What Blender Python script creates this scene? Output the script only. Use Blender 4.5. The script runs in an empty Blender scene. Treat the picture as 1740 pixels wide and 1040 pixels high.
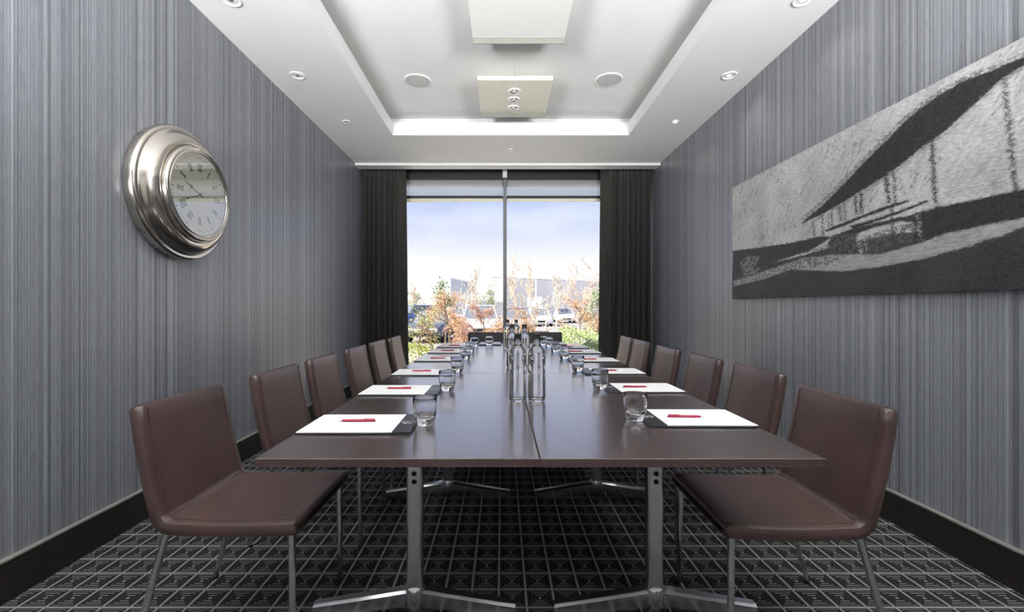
import bpy, bmesh, math, random
import numpy as np
from mathutils import Vector, Matrix

# ------------------------------------------------------------------ camera, world, sun, exposure
scene = bpy.context.scene
COL = scene.collection
PI = math.pi
F, CX, CY, EYE = 750.0, 853.0, 522.0, 1.165     # focal length and vanishing point in photo pixels, eye height in metres

cam_data = bpy.data.cameras.new('camera')
cam_data.sensor_width = 36.0
cam_data.lens = F / 1740.0 * 36.0
cam_data.shift_x = (870.0 - CX) / 1740.0
cam_data.shift_y = (CY - 520.0) / 1740.0
cam_data.clip_start = 0.05
cam_data.clip_end = 600
cam = bpy.data.objects.new('camera', cam_data)
COL.objects.link(cam)
cam.location = (0, 0, EYE)
cam.rotation_euler = (PI / 2, 0, 0)
scene.camera = cam

scene.view_settings.view_transform = 'Standard'
scene.view_settings.look = 'None'
scene.view_settings.gamma = 1.0
scene.view_settings.use_curve_mapping = False
scene.view_settings.exposure = 1.3
scene.cycles.use_denoising = True
scene.cycles.max_bounces = 14
scene.cycles.diffuse_bounces = 5
scene.cycles.glossy_bounces = 6
scene.cycles.transmission_bounces = 12
scene.cycles.transparent_max_bounces = 16
scene.cycles.sample_clamp_indirect = 6.0

SKY_STRENGTH = 3.4
GLASS_TINT = 0.165                                # tint added to the end window to dim outdoors against the room

world = bpy.data.worlds.new('sky')
scene.world = world
world.use_nodes = True
wn, wl = world.node_tree.nodes, world.node_tree.links
wn.clear()
w_out = wn.new('ShaderNodeOutputWorld')
w_bg = wn.new('ShaderNodeBackground')
w_tc = wn.new('ShaderNodeTexCoord')
w_sep = wn.new('ShaderNodeSeparateXYZ')
w_ramp = wn.new('ShaderNodeValToRGB')
w_noise = wn.new('ShaderNodeTexNoise')
w_mul = wn.new('ShaderNodeMapping')
w_cr = wn.new('ShaderNodeValToRGB')
w_mix = wn.new('ShaderNodeMix')
w_mix.data_type = 'RGBA'
w_ramp.color_ramp.elements[0].position = 0.0
w_ramp.color_ramp.elements[0].color = (1.25, 1.25, 1.25, 1)
w_ramp.color_ramp.elements[1].position = 1.0
w_ramp.color_ramp.elements[1].color = (0.16, 0.26, 0.55, 1)
for p, c in ((0.06, (0.98, 0.98, 1.0)), (0.108, (0.70, 0.715, 0.76)), (0.16, (0.545, 0.59, 0.72)), (0.224, (0.42, 0.49, 0.70)), (0.45, (0.30, 0.41, 0.72))):
    e = w_ramp.color_ramp.elements.new(p)
    e.color = (*c, 1)
wl.new(w_tc.outputs['Generated'], w_sep.inputs[0])
wl.new(w_sep.outputs['Z'], w_ramp.inputs[0])
w_mul.inputs['Scale'].default_value = (1, 1, 3.2)
wl.new(w_tc.outputs['Generated'], w_mul.inputs[0])
wl.new(w_mul.outputs[0], w_noise.inputs['Vector'])
w_noise.inputs['Scale'].default_value = 2.6
w_noise.inputs['Detail'].default_value = 6
w_cr.color_ramp.elements[0].position = 0.50
w_cr.color_ramp.elements[0].color = (0, 0, 0, 1)
w_cr.color_ramp.elements[1].position = 0.72
w_cr.color_ramp.elements[1].color = (0.35, 0.35, 0.35, 1)
wl.new(w_noise.outputs['Fac'], w_cr.inputs[0])
wl.new(w_cr.outputs[0], w_mix.inputs['Factor'])
wl.new(w_ramp.outputs[0], w_mix.inputs['A'])
w_mix.inputs['B'].default_value = (0.92, 0.93, 0.95, 1)
wl.new(w_mix.outputs['Result'], w_bg.inputs['Color'])
w_bg.inputs['Strength'].default_value = SKY_STRENGTH
wl.new(w_bg.outputs[0], w_out.inputs[0])

sun_d = bpy.data.lights.new('sun', 'SUN')
sun_d.energy = 28.0
sun_d.color = (1.0, 0.95, 0.86)
sun_d.angle = 0.01
sun = bpy.data.objects.new('sun', sun_d)
COL.objects.link(sun)
sun.rotation_euler = Vector((0.66, 0.30, -0.72)).to_track_quat('-Z', 'Y').to_euler()

# room, metres: camera at x=0, y=0; the end window is at +y
WL, WR = -1.976, 2.13            # side walls
YF, YB = -0.75, 6.46              # wall behind the camera, window wall
ZS, ZL, ZC = 3.105, 3.253, 3.36  # soffit, lip of the tray, tray ceiling
ROOM_CX = (WL + WR) / 2


def portal(name, x0, x1, z0, z1, y, facing):
    d = bpy.data.lights.new(name, 'AREA')
    d.shape = 'RECTANGLE'
    d.size, d.size_y = x1 - x0, z1 - z0
    d.cycles.is_portal = True
    o = bpy.data.objects.new(name, d)
    COL.objects.link(o)
    o.location = ((x0 + x1) / 2, y, (z0 + z1) / 2)
    o.rotation_euler = Vector((0, facing, 0)).to_track_quat('-Z', 'Z').to_euler()


portal('window_portal_end', -1.9, 2.05, 0.1, 3.0, YB + 0.12, -1)

# ------------------------------------------------------------------ materials
MATS = {}


def new_mat(name):
    m = bpy.data.materials.new(name)
    m.use_nodes = True
    MATS[name] = m
    nt = m.node_tree
    return m, nt.nodes, nt.links, nt.nodes['Principled BSDF']


def setp(b, color=None, rough=None, metal=None, spec=None, coat=None, trans=None, ior=None):
    if color is not None: b.inputs['Base Color'].default_value = (*color, 1)
    if rough is not None: b.inputs['Roughness'].default_value = rough
    if metal is not None: b.inputs['Metallic'].default_value = metal
    if spec is not None: b.inputs['Specular IOR Level'].default_value = spec
    if coat is not None: b.inputs['Coat Weight'].default_value = coat
    if trans is not None: b.inputs['Transmission Weight'].default_value = trans
    if ior is not None: b.inputs['IOR'].default_value = ior


def ramp(nodes, stops):
    r = nodes.new('ShaderNodeValToRGB')
    el = r.color_ramp.elements
    el[0].position, el[0].color = stops[0][0], (*stops[0][1], 1)
    el[1].position, el[1].color = stops[-1][0], (*stops[-1][1], 1)
    for p, c in stops[1:-1]:
        e = el.new(p)
        e.color = (*c, 1)
    return r


def plain(name, color, rough=0.5, metal=0.0, spec=0.5, var=0.06, scale=30.0, bump=0.0, coat=0.0):
    """principled with a slight noise in the colour and an optional fine bump"""
    m, n, l, b = new_mat(name)
    setp(b, color, rough, metal, spec, coat)
    tc = n.new('ShaderNodeTexCoord')
    nz = n.new('ShaderNodeTexNoise')
    nz.inputs['Scale'].default_value = scale
    nz.inputs['Detail'].default_value = 4
    l.new(tc.outputs['Object'], nz.inputs['Vector'])
    lo = tuple(max(0, c * (1 - var)) for c in color)
    hi = tuple(min(1, c * (1 + var)) for c in color)
    r = ramp(n, [(0.3, lo), (0.7, hi)])
    l.new(nz.outputs['Fac'], r.inputs[0])
    l.new(r.outputs[0], b.inputs['Base Color'])
    if bump:
        bp = n.new('ShaderNodeBump')
        bp.inputs['Strength'].default_value = bump
        bp.inputs['Distance'].default_value = 0.002
        l.new(nz.outputs['Fac'], bp.inputs['Height'])
        l.new(bp.outputs[0], b.inputs['Normal'])
    return m


def mnode(n, l, op, a, b=None, c=None):
    x = n.new('ShaderNodeMath')
    x.operation = op
    for i, v in enumerate((a, b, c)):
        if v is None: continue
        if isinstance(v, (int, float)): x.inputs[i].default_value = v
        else: l.new(v, x.inputs[i])
    return x.outputs[0]


def mat_wallpaper():
    m, n, l, b = new_mat('wallpaper')
    tc = n.new('ShaderNodeTexCoord')
    sp = n.new('ShaderNodeSeparateXYZ')
    l.new(tc.outputs['Object'], sp.inputs[0])
    along = mnode(n, l, 'ADD', sp.outputs['Y'], mnode(n, l, 'MULTIPLY', sp.outputs['X'], 1.37))
    def n1(scale, detail, off):
        z = n.new('ShaderNodeTexNoise')
        z.noise_dimensions = '1D'
        l.new(mnode(n, l, 'ADD', along, off), z.inputs['W'])
        z.inputs['Scale'].default_value = scale
        z.inputs['Detail'].default_value = detail
        z.inputs['Roughness'].default_value = 0.7
        return z.outputs['Fac']
    fine, mid, broad = n1(95, 3, 3.1), n1(28, 2, 11.7), n1(5, 1, 5.2)
    s = mnode(n, l, 'ADD', mnode(n, l, 'MULTIPLY', fine, 0.50), mnode(n, l, 'ADD', mnode(n, l, 'MULTIPLY', mid, 0.38), mnode(n, l, 'MULTIPLY', broad, 0.12)))
    r = ramp(n, [(0.30, (0.066, 0.071, 0.081)), (0.45, (0.172, 0.181, 0.202)), (0.55, (0.268, 0.280, 0.307)), (0.70, (0.46, 0.477, 0.51))])
    l.new(s, r.inputs[0])
    # faint weave down the stripes
    wv = n.new('ShaderNodeTexNoise')
    mp = n.new('ShaderNodeMapping')
    mp.inputs['Scale'].default_value = (220, 220, 14)
    l.new(tc.outputs['Object'], mp.inputs[0])
    l.new(mp.outputs[0], wv.inputs['Vector'])
    wv.inputs['Scale'].default_value = 1.0
    mx = n.new('ShaderNodeMix'); mx.data_type = 'RGBA'; mx.blend_type = 'OVERLAY'
    mx.inputs['Factor'].default_value = 0.35
    l.new(r.outputs[0], mx.inputs['A'])
    l.new(wv.outputs['Fac'], mx.inputs['B'])
    l.new(mx.outputs['Result'], b.inputs['Base Color'])
    setp(b, rough=0.36, spec=0.85)
    bp = n.new('ShaderNodeBump')
    bp.inputs['Strength'].default_value = 0.10
    bp.inputs['Distance'].default_value = 0.001
    l.new(s, bp.inputs['Height'])
    l.new(bp.outputs[0], b.inputs['Normal'])
    return m


def mat_carpet():
    m, n, l, b = new_mat('carpet')
    tc = n.new('ShaderNodeTexCoord')
    sp = n.new('ShaderNodeSeparateXYZ')
    l.new(tc.outputs['Object'], sp.inputs[0])
    P = 0.110
    def cell(out, off):
        f = mnode(n, l, 'FRACT', mnode(n, l, 'ADD', mnode(n, l, 'DIVIDE', out, P), 100.0 + off))
        return mnode(n, l, 'ABSOLUTE', mnode(n, l, 'SUBTRACT', f, 0.5))
    du, dv = cell(sp.outputs['X'], 0.12), cell(sp.outputs['Y'], 0.43)
    mm = mnode(n, l, 'MAXIMUM', du, dv)
    grid = mnode(n, l, 'GREATER_THAN', mm, 0.452)
    gap = mnode(n, l, 'GREATER_THAN', mm, 0.40)
    rings = mnode(n, l, 'GREATER_THAN', mnode(n, l, 'SINE', mnode(n, l, 'MULTIPLY', mm, 2 * PI * 8.3)), 0.1)
    quad = mnode(n, l, 'GREATER_THAN', dv, du)               # upper and lower wedge of a cell
    ringv = mnode(n, l, 'MULTIPLY', rings, mnode(n, l, 'ADD', mnode(n, l, 'MULTIPLY', quad, 0.36), 0.27))
    ringv = mnode(n, l, 'MULTIPLY', ringv, mnode(n, l, 'SUBTRACT', 1.0, gap))
    heart = mnode(n, l, 'MULTIPLY', mnode(n, l, 'LESS_THAN', mm, 0.055), 0.75)
    val = mnode(n, l, 'MAXIMUM', mnode(n, l, 'MAXIMUM', ringv, heart), mnode(n, l, 'MULTIPLY', grid, 0.85))
    nz = n.new('ShaderNodeTexNoise')
    nz.inputs['Scale'].default_value = 420
    nz.inputs['Detail'].default_value = 2
    l.new(tc.outputs['Object'], nz.inputs['Vector'])
    val2 = mnode(n, l, 'MULTIPLY', val, mnode(n, l, 'ADD', mnode(n, l, 'MULTIPLY', nz.outputs['Fac'], 0.6), 0.7))
    r = ramp(n, [(0.0, (0.015, 0.0155, 0.016)), (0.35, (0.055, 0.056, 0.058)), (1.0, (0.36, 0.362, 0.365))])
    l.new(val2, r.inputs[0])
    l.new(r.outputs[0], b.inputs['Base Color'])
    setp(b, rough=0.95, spec=0.1)
    bp = n.new('ShaderNodeBump')
    bp.inputs['Strength'].default_value = 0.5
    bp.inputs['Distance'].default_value = 0.003
    l.new(nz.outputs['Fac'], bp.inputs['Height'])
    l.new(bp.outputs[0], b.inputs['Normal'])
    return m


def mat_wood(name, c0, c1, rough, axis='Y', spec=0.5, scale=1.0, coat=0.0):
    m, n, l, b = new_mat(name)
    tc = n.new('ShaderNodeTexCoord')
    mp = n.new('ShaderNodeMapping')
    s = {'X': (2.5, 190, 190), 'Y': (190, 2.5, 190)}[axis]
    mp.inputs['Scale'].default_value = tuple(v * scale for v in s)
    l.new(tc.outputs['Object'], mp.inputs[0])
    nz = n.new('ShaderNodeTexNoise')
    nz.inputs['Scale'].default_value = 1.0
    nz.inputs['Detail'].default_value = 5
    nz.inputs['Roughness'].default_value = 0.65
    l.new(mp.outputs[0], nz.inputs['Vector'])
    r = ramp(n, [(0.32, c0), (0.68, c1)])
    l.new(nz.outputs['Fac'], r.inputs[0])
    l.new(r.outputs[0], b.inputs['Base Color'])
    rr = mnode(n, l, 'ADD', mnode(n, l, 'MULTIPLY', nz.outputs['Fac'], 0.10), rough - 0.05)
    l.new(rr, b.inputs['Roughness'])
    setp(b, spec=spec, coat=coat)
    b.inputs['Coat Roughness'].default_value = 0.16
    b.inputs['Coat IOR'].default_value = 1.9
    bp = n.new('ShaderNodeBump')
    bp.inputs['Strength'].default_value = 0.06
    bp.inputs['Distance'].default_value = 0.0006
    l.new(nz.outputs['Fac'], bp.inputs['Height'])
    l.new(bp.outputs[0], b.inputs['Normal'])
    return m


def mat_leather():
    m, n, l, b = new_mat('brown_leather')
    tc = n.new('ShaderNodeTexCoord')
    nz = n.new('ShaderNodeTexNoise'); nz.inputs['Scale'].default_value = 5; nz.inputs['Detail'].default_value = 5
    l.new(tc.outputs['Object'], nz.inputs['Vector'])
    r = ramp(n, [(0.3, (0.050, 0.027, 0.025)), (0.7, (0.078, 0.043, 0.039))])
    l.new(nz.outputs['Fac'], r.inputs[0])
    l.new(r.outputs[0], b.inputs['Base Color'])
    vo = n.new('ShaderNodeTexVoronoi'); vo.inputs['Scale'].default_value = 420
    l.new(tc.outputs['Object'], vo.inputs['Vector'])
    wr = n.new('ShaderNodeTexNoise'); wr.inputs['Scale'].default_value = 16; wr.inputs['Detail'].default_value = 3
    l.new(tc.outputs['Object'], wr.inputs['Vector'])
    h = mnode(n, l, 'ADD', mnode(n, l, 'MULTIPLY', vo.outputs['Distance'], 0.12), mnode(n, l, 'MULTIPLY', wr.outputs['Fac'], 0.8))
    bp = n.new('ShaderNodeBump'); bp.inputs['Strength'].default_value = 0.35; bp.inputs['Distance'].default_value = 0.004
    l.new(h, bp.inputs['Height'])
    l.new(bp.outputs[0], b.inputs['Normal'])
    setp(b, rough=0.36, spec=0.85)
    return m


def mat_glass(name, ior, color=(1, 1, 1), rough=0.0):
    m, n, l, b = new_mat(name)
    setp(b, color, rough, 0, 0.5, trans=1.0, ior=ior)
    return m


def mat_pane(name, tint, gloss=0.05, rough=0.0):
    """thin flat glazing: tinted see-through with a weak mirror reflection"""
    m, n, l, b = new_mat(name)
    n.remove(b)
    out = n['Material Output']
    tr = n.new('ShaderNodeBsdfTransparent'); tr.inputs[0].default_value = (*tint, 1)
    gl = n.new('ShaderNodeBsdfGlossy'); gl.inputs['Roughness'].default_value = rough
    lw = n.new('ShaderNodeLayerWeight'); lw.inputs[0].default_value = 0.5
    fr = mnode(n, l, 'ADD', 0.04, mnode(n, l, 'MULTIPLY', mnode(n, l, 'POWER', lw.outputs['Facing'], 5.0), 0.96))   # Schlick
    mx = n.new('ShaderNodeMixShader')
    l.new(mnode(n, l, 'MULTIPLY', fr, gloss / 0.04), mx.inputs[0])
    l.new(tr.outputs[0], mx.inputs[1]); l.new(gl.outputs[0], mx.inputs[2])
    l.new(mx.outputs[0], out.inputs[0])
    return m


def mat_screen_fabric(name, color, open_fraction):
    """woven sunscreen: some light passes straight, some is scattered"""
    m, n, l, b = new_mat(name)
    n.remove(b)
    out = n['Material Output']
    tr = n.new('ShaderNodeBsdfTransparent'); tr.inputs[0].default_value = (0.95, 0.97, 1.0, 1)
    df = n.new('ShaderNodeBsdfDiffuse'); df.inputs[0].default_value = (*color, 1)
    tl = n.new('ShaderNodeBsdfTranslucent'); tl.inputs[0].default_value = (*color, 1)
    m1 = n.new('ShaderNodeMixShader'); m1.inputs[0].default_value = 0.5
    l.new(df.outputs[0], m1.inputs[1]); l.new(tl.outputs[0], m1.inputs[2])
    tc = n.new('ShaderNodeTexCoord')
    mp = n.new('ShaderNodeMapping'); mp.inputs['Scale'].default_value = (60, 60, 8)
    nz = n.new('ShaderNodeTexNoise'); nz.inputs['Scale'].default_value = 1.0
    l.new(tc.outputs['Object'], mp.inputs[0]); l.new(mp.outputs[0], nz.inputs['Vector'])
    f = mnode(n, l, 'ADD', mnode(n, l, 'MULTIPLY', nz.outputs['Fac'], 0.12), 1 - open_fraction - 0.06)
    m2 = n.new('ShaderNodeMixShader')
    l.new(f, m2.inputs[0]); l.new(tr.outputs[0], m2.inputs[1]); l.new(m1.outputs[0], m2.inputs[2])
    l.new(m2.outputs[0], out.inputs[0])
    return m


def mat_curtain():
    m, n, l, b = new_mat('curtain_fabric')
    tc = n.new('ShaderNodeTexCoord')
    mp = n.new('ShaderNodeMapping'); mp.inputs['Scale'].default_value = (90, 90, 420)
    nz = n.new('ShaderNodeTexNoise'); nz.inputs['Scale'].default_value = 1.0; nz.inputs['Detail'].default_value = 3
    l.new(tc.outputs['Object'], mp.inputs[0]); l.new(mp.outputs[0], nz.inputs['Vector'])
    r = ramp(n, [(0.3, (0.030, 0.029, 0.026)), (0.7, (0.068, 0.064, 0.056))])
    l.new(nz.outputs['Fac'], r.inputs[0]); l.new(r.outputs[0], b.inputs['Base Color'])
    setp(b, rough=0.85, spec=0.2)
    b.inputs['Sheen Weight'].default_value = 0.15
    bp = n.new('ShaderNodeBump'); bp.inputs['Strength'].default_value = 0.3; bp.inputs['Distance'].default_value = 0.001
    l.new(nz.outputs['Fac'], bp.inputs['Height']); l.new(bp.outputs[0], b.inputs['Normal'])
    return m


def mat_print():
    m, n, l, b = new_mat('charcoal_print')
    at = n.new('ShaderNodeAttribute'); at.attribute_name = 'print'
    tc = n.new('ShaderNodeTexCoord')
    mp = n.new('ShaderNodeMapping'); mp.inputs['Rotation'].default_value = (0.5, 0, 0); mp.inputs['Scale'].default_value = (1, 30, 140)
    nz = n.new('ShaderNodeTexNoise'); nz.inputs['Scale'].default_value = 1.0; nz.inputs['Detail'].default_value = 4
    l.new(tc.outputs['Object'], mp.inputs[0]); l.new(mp.outputs[0], nz.inputs['Vector'])
    r = ramp(n, [(0.3, (0.72, 0.72, 0.72)), (0.65, (1.1, 1.1, 1.1))])
    l.new(nz.outputs['Fac'], r.inputs[0])
    mx = n.new('ShaderNodeMix'); mx.data_type = 'RGBA'; mx.blend_type = 'MULTIPLY'; mx.inputs['Factor'].default_value = 1.0
    l.new(at.outputs['Color'], mx.inputs['A']); l.new(r.outputs[0], mx.inputs['B'])
    l.new(mx.outputs['Result'], b.inputs['Base Color'])
    setp(b, rough=0.5, spec=0.35)
    return m


def mat_foliage(name, c0, c1, trans=0.3, scale=9.0):
    m, n, l, b = new_mat(name)
    out = n['Material Output']
    tc = n.new('ShaderNodeTexCoord')
    nz = n.new('ShaderNodeTexNoise'); nz.inputs['Scale'].default_value = scale; nz.inputs['Detail'].default_value = 3
    l.new(tc.outputs['Object'], nz.inputs['Vector'])
    r = ramp(n, [(0.35, c0), (0.65, c1)])
    l.new(nz.outputs['Fac'], r.inputs[0]); l.new(r.outputs[0], b.inputs['Base Color'])
    setp(b, rough=0.6, spec=0.3)
    tl = n.new('ShaderNodeBsdfTranslucent'); l.new(r.outputs[0], tl.inputs[0])
    mx = n.new('ShaderNodeMixShader'); mx.inputs[0].default_value = trans
    l.new(b.outputs[0], mx.inputs[1]); l.new(tl.outputs[0], mx.inputs[2]); l.new(mx.outputs[0], out.inputs[0])
    return m


def mat_lamp(name, color, strength):
    m, n, l, b = new_mat(name)
    setp(b, color, 0.4)
    b.inputs['Emission Color'].default_value = (*color, 1)
    b.inputs['Emission Strength'].default_value = strength
    return m


M_WALL = mat_wallpaper()
M_CARPET = mat_carpet()
M_PAINT = plain('white_ceiling_paint', (0.83, 0.83, 0.815), 0.7, spec=0.2, var=0.015, scale=3)
M_TRIMW = plain('white_satin_trim', (0.84, 0.84, 0.83), 0.35, var=0.01, scale=3)
M_REAR = plain('pale_rear_wall_paint', (0.62, 0.60, 0.57), 0.6, var=0.02, scale=3)
M_BASE = mat_wood('dark_skirting_wood', (0.012, 0.0095, 0.008), (0.028, 0.022, 0.018), 0.35, 'Y')
M_BEAD = plain('pale_skirting_cap', (0.27, 0.26, 0.24), 0.4, var=0.05)
M_TABLE = mat_wood('wenge_table_laminate', (0.030, 0.020, 0.019), (0.090, 0.064, 0.059), 0.30, 'Y', 0.8, coat=0.9)
M_TABLEX = mat_wood('wenge_table_laminate_cross', (0.030, 0.020, 0.019), (0.090, 0.064, 0.059), 0.30, 'X', 0.8, coat=1.0)
M_EDGE = mat_wood('table_edge_band', (0.060, 0.038, 0.036), (0.090, 0.060, 0.056), 0.45, 'X', 0.3)
M_ARRIS = plain('worn_table_arris', (0.32, 0.26, 0.24), 0.5, var=0.25, scale=60)
M_CHROME = plain('polished_chrome', (0.76, 0.76, 0.77), 0.24, 1.0, var=0.02)
M_NICKEL = plain('brushed_nickel', (0.58, 0.54, 0.49), 0.17, 1.0, var=0.03, scale=12)
M_BLACK = plain('black_plastic', (0.010, 0.010, 0.011), 0.4, var=0.1)
M_LEATHER = mat_leather()
M_SEAM = plain('leather_seam', (0.060, 0.035, 0.031), 0.45, var=0.1)
M_BLACKLEATHER = plain('black_chair_leather', (0.022, 0.020, 0.021), 0.5, var=0.15, bump=0.2, scale=80)
M_PAPER = plain('white_note_paper', (0.88, 0.88, 0.87), 0.6, spec=0.25, var=0.01)
M_BOARD = plain('black_desk_pad_leather', (0.020, 0.021, 0.023), 0.36, var=0.2, scale=120, bump=0.3)
M_EMBLEM = plain('silver_emblem', (0.55, 0.56, 0.57), 0.3, 0.8)
M_RED = plain('crimson_pen_plastic', (0.34, 0.008, 0.050), 0.25, var=0.05)
M_PENW = plain('pale_pen_tip', (0.75, 0.72, 0.72), 0.3)
M_GLASS = mat_glass('clear_glass', 1.38)
M_BOTTLEGLASS = mat_glass('bottle_glass', 1.50)
M_WATER = mat_glass('water', 1.333)
M_BOTTLEMARK = plain('white_bottle_print', (0.8, 0.82, 0.85), 0.5)
M_PANE = mat_pane('window_glass_added_tint', (GLASS_TINT, GLASS_TINT, GLASS_TINT * 1.0), 0.004)
M_CLOCKGLASS = mat_pane('clock_glass', (0.97, 0.97, 0.96), 0.22)
M_BLIND = mat_screen_fabric('sunscreen_mesh', (0.80, 0.80, 0.79), 0.48)
M_DARKFRAME = plain('dark_window_frame', (0.018, 0.019, 0.019), 0.4, var=0.1)
M_GREYFRAME = plain('grey_aluminium', (0.20, 0.205, 0.21), 0.4, 0.2, var=0.05)
M_CREAM = plain('cream_blind_rail', (0.86, 0.84, 0.66), 0.5, var=0.05)
M_CURTAIN = mat_curtain()
M_PRINT = mat_print()
M_CANVAS = plain('canvas_edge', (0.11, 0.11, 0.112), 0.7, var=0.1)
M_DIAL = plain('clock_dial_enamel', (0.70, 0.69, 0.60), 0.5, var=0.02)
M_INK = plain('black_dial_ink', (0.012, 0.012, 0.012), 0.5)
M_PANEL = plain('cream_ceiling_panel', (0.80, 0.775, 0.665), 0.45, var=0.015, scale=2)
M_PANELW = plain('white_ceiling_panel', (0.82, 0.815, 0.78), 0.45, var=0.015, scale=2)
M_PANELRIM = plain('panel_rim', (0.22, 0.217, 0.19), 0.5, var=0.03)
M_GRILLE = plain('speaker_grille', (0.58, 0.57, 0.56), 0.6, var=0.08, scale=300, bump=0.4)
M_LAMP = mat_lamp('lit_lamp', (1.0, 0.93, 0.82), 6.0)
M_LAMPOFF = plain('unlit_lamp_reflector', (0.55, 0.55, 0.56), 0.2, 0.9, var=0.1)
# outdoors: colours chosen light to stand in for bright haze
M_ASPHALT = plain('car_park_asphalt', (0.30, 0.29, 0.28), 0.9, var=0.10, scale=3)
M_SOIL = plain('gravel_bed', (0.60, 0.54, 0.46), 0.95, var=0.35, scale=14, bump=0.6)
M_BOUNCE = plain('added_white_bounce', (0.80, 0.79, 0.76), 0.8, var=0.05)
M_KERB = plain('pale_kerb_stone', (0.62, 0.60, 0.56), 0.8, var=0.1)
M_BARK = plain('shrub_bark', (0.20, 0.14, 0.095), 0.9, var=0.3, scale=20)
M_PALEBARK = plain('pale_birch_bark', (0.66, 0.58, 0.47), 0.8, var=0.2, scale=10)
M_TWIG = plain('bare_twigs', (0.66, 0.54, 0.40), 0.9, var=0.2, scale=5)
M_REDTWIG = plain('reddish_twigs', (0.70, 0.52, 0.42), 0.9, var=0.2, scale=5)
M_BEECH = mat_foliage('dry_beech_leaves', (0.55, 0.33, 0.18), (0.86, 0.63, 0.40), 0.35, 14)
M_BEECHD = mat_foliage('dark_dry_beech_leaves', (0.48, 0.28, 0.20), (0.76, 0.53, 0.40), 0.35, 14)
M_GREEN = mat_foliage('light_green_needles', (0.45, 0.56, 0.24), (0.74, 0.80, 0.46), 0.3, 7)
M_YGREEN = mat_foliage('yellow_green_leaves', (0.28, 0.34, 0.08), (0.66, 0.66, 0.20), 0.3, 7)
M_PINE = mat_foliage('pine_needles', (0.10, 0.17, 0.08), (0.26, 0.34, 0.18), 0.2, 7)
M_FARGREEN = mat_foliage('pale_conifer_foliage', (0.34, 0.40, 0.26), (0.56, 0.60, 0.42), 0.3, 3)
M_CLADW = plain('white_cladding', (0.70, 0.71, 0.73), 0.6, var=0.02)
M_CLADG = plain('grey_cladding', (0.62, 0.64, 0.68), 0.6, var=0.03)
M_CLADD = plain('dark_grey_cladding', (0.36, 0.37, 0.40), 0.6, var=0.04)
M_CLADB = plain('beige_grey_cladding', (0.82, 0.77, 0.73), 0.6, var=0.03)
M_POLE = plain('pale_lamp_post_paint', (0.80, 0.80, 0.80), 0.5)
M_CARGLASS = plain('car_window_glass', (0.16, 0.18, 0.21), 0.08, spec=0.8, var=0.02)
M_TYRE = plain('tyre_rubber', (0.03, 0.03, 0.03), 0.8)
CARPAINT = {
    'silver': plain('silver_car_paint', (0.72, 0.73, 0.75), 0.25, 0.1, coat=0.5, var=0.01),
    'charcoal': plain('charcoal_car_paint', (0.10, 0.10, 0.11), 0.25, 0.1, coat=0.5, var=0.01),
    'blue': plain('blue_car_paint', (0.11, 0.16, 0.34), 0.25, 0.1, coat=0.5, var=0.01),
    'white': plain('white_car_paint', (0.84, 0.84, 0.84), 0.3, coat=0.5, var=0.01),
    'bronze': plain('bronze_car_paint', (0.44, 0.37, 0.36), 0.25, 0.1, coat=0.5, var=0.01),
}


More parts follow.
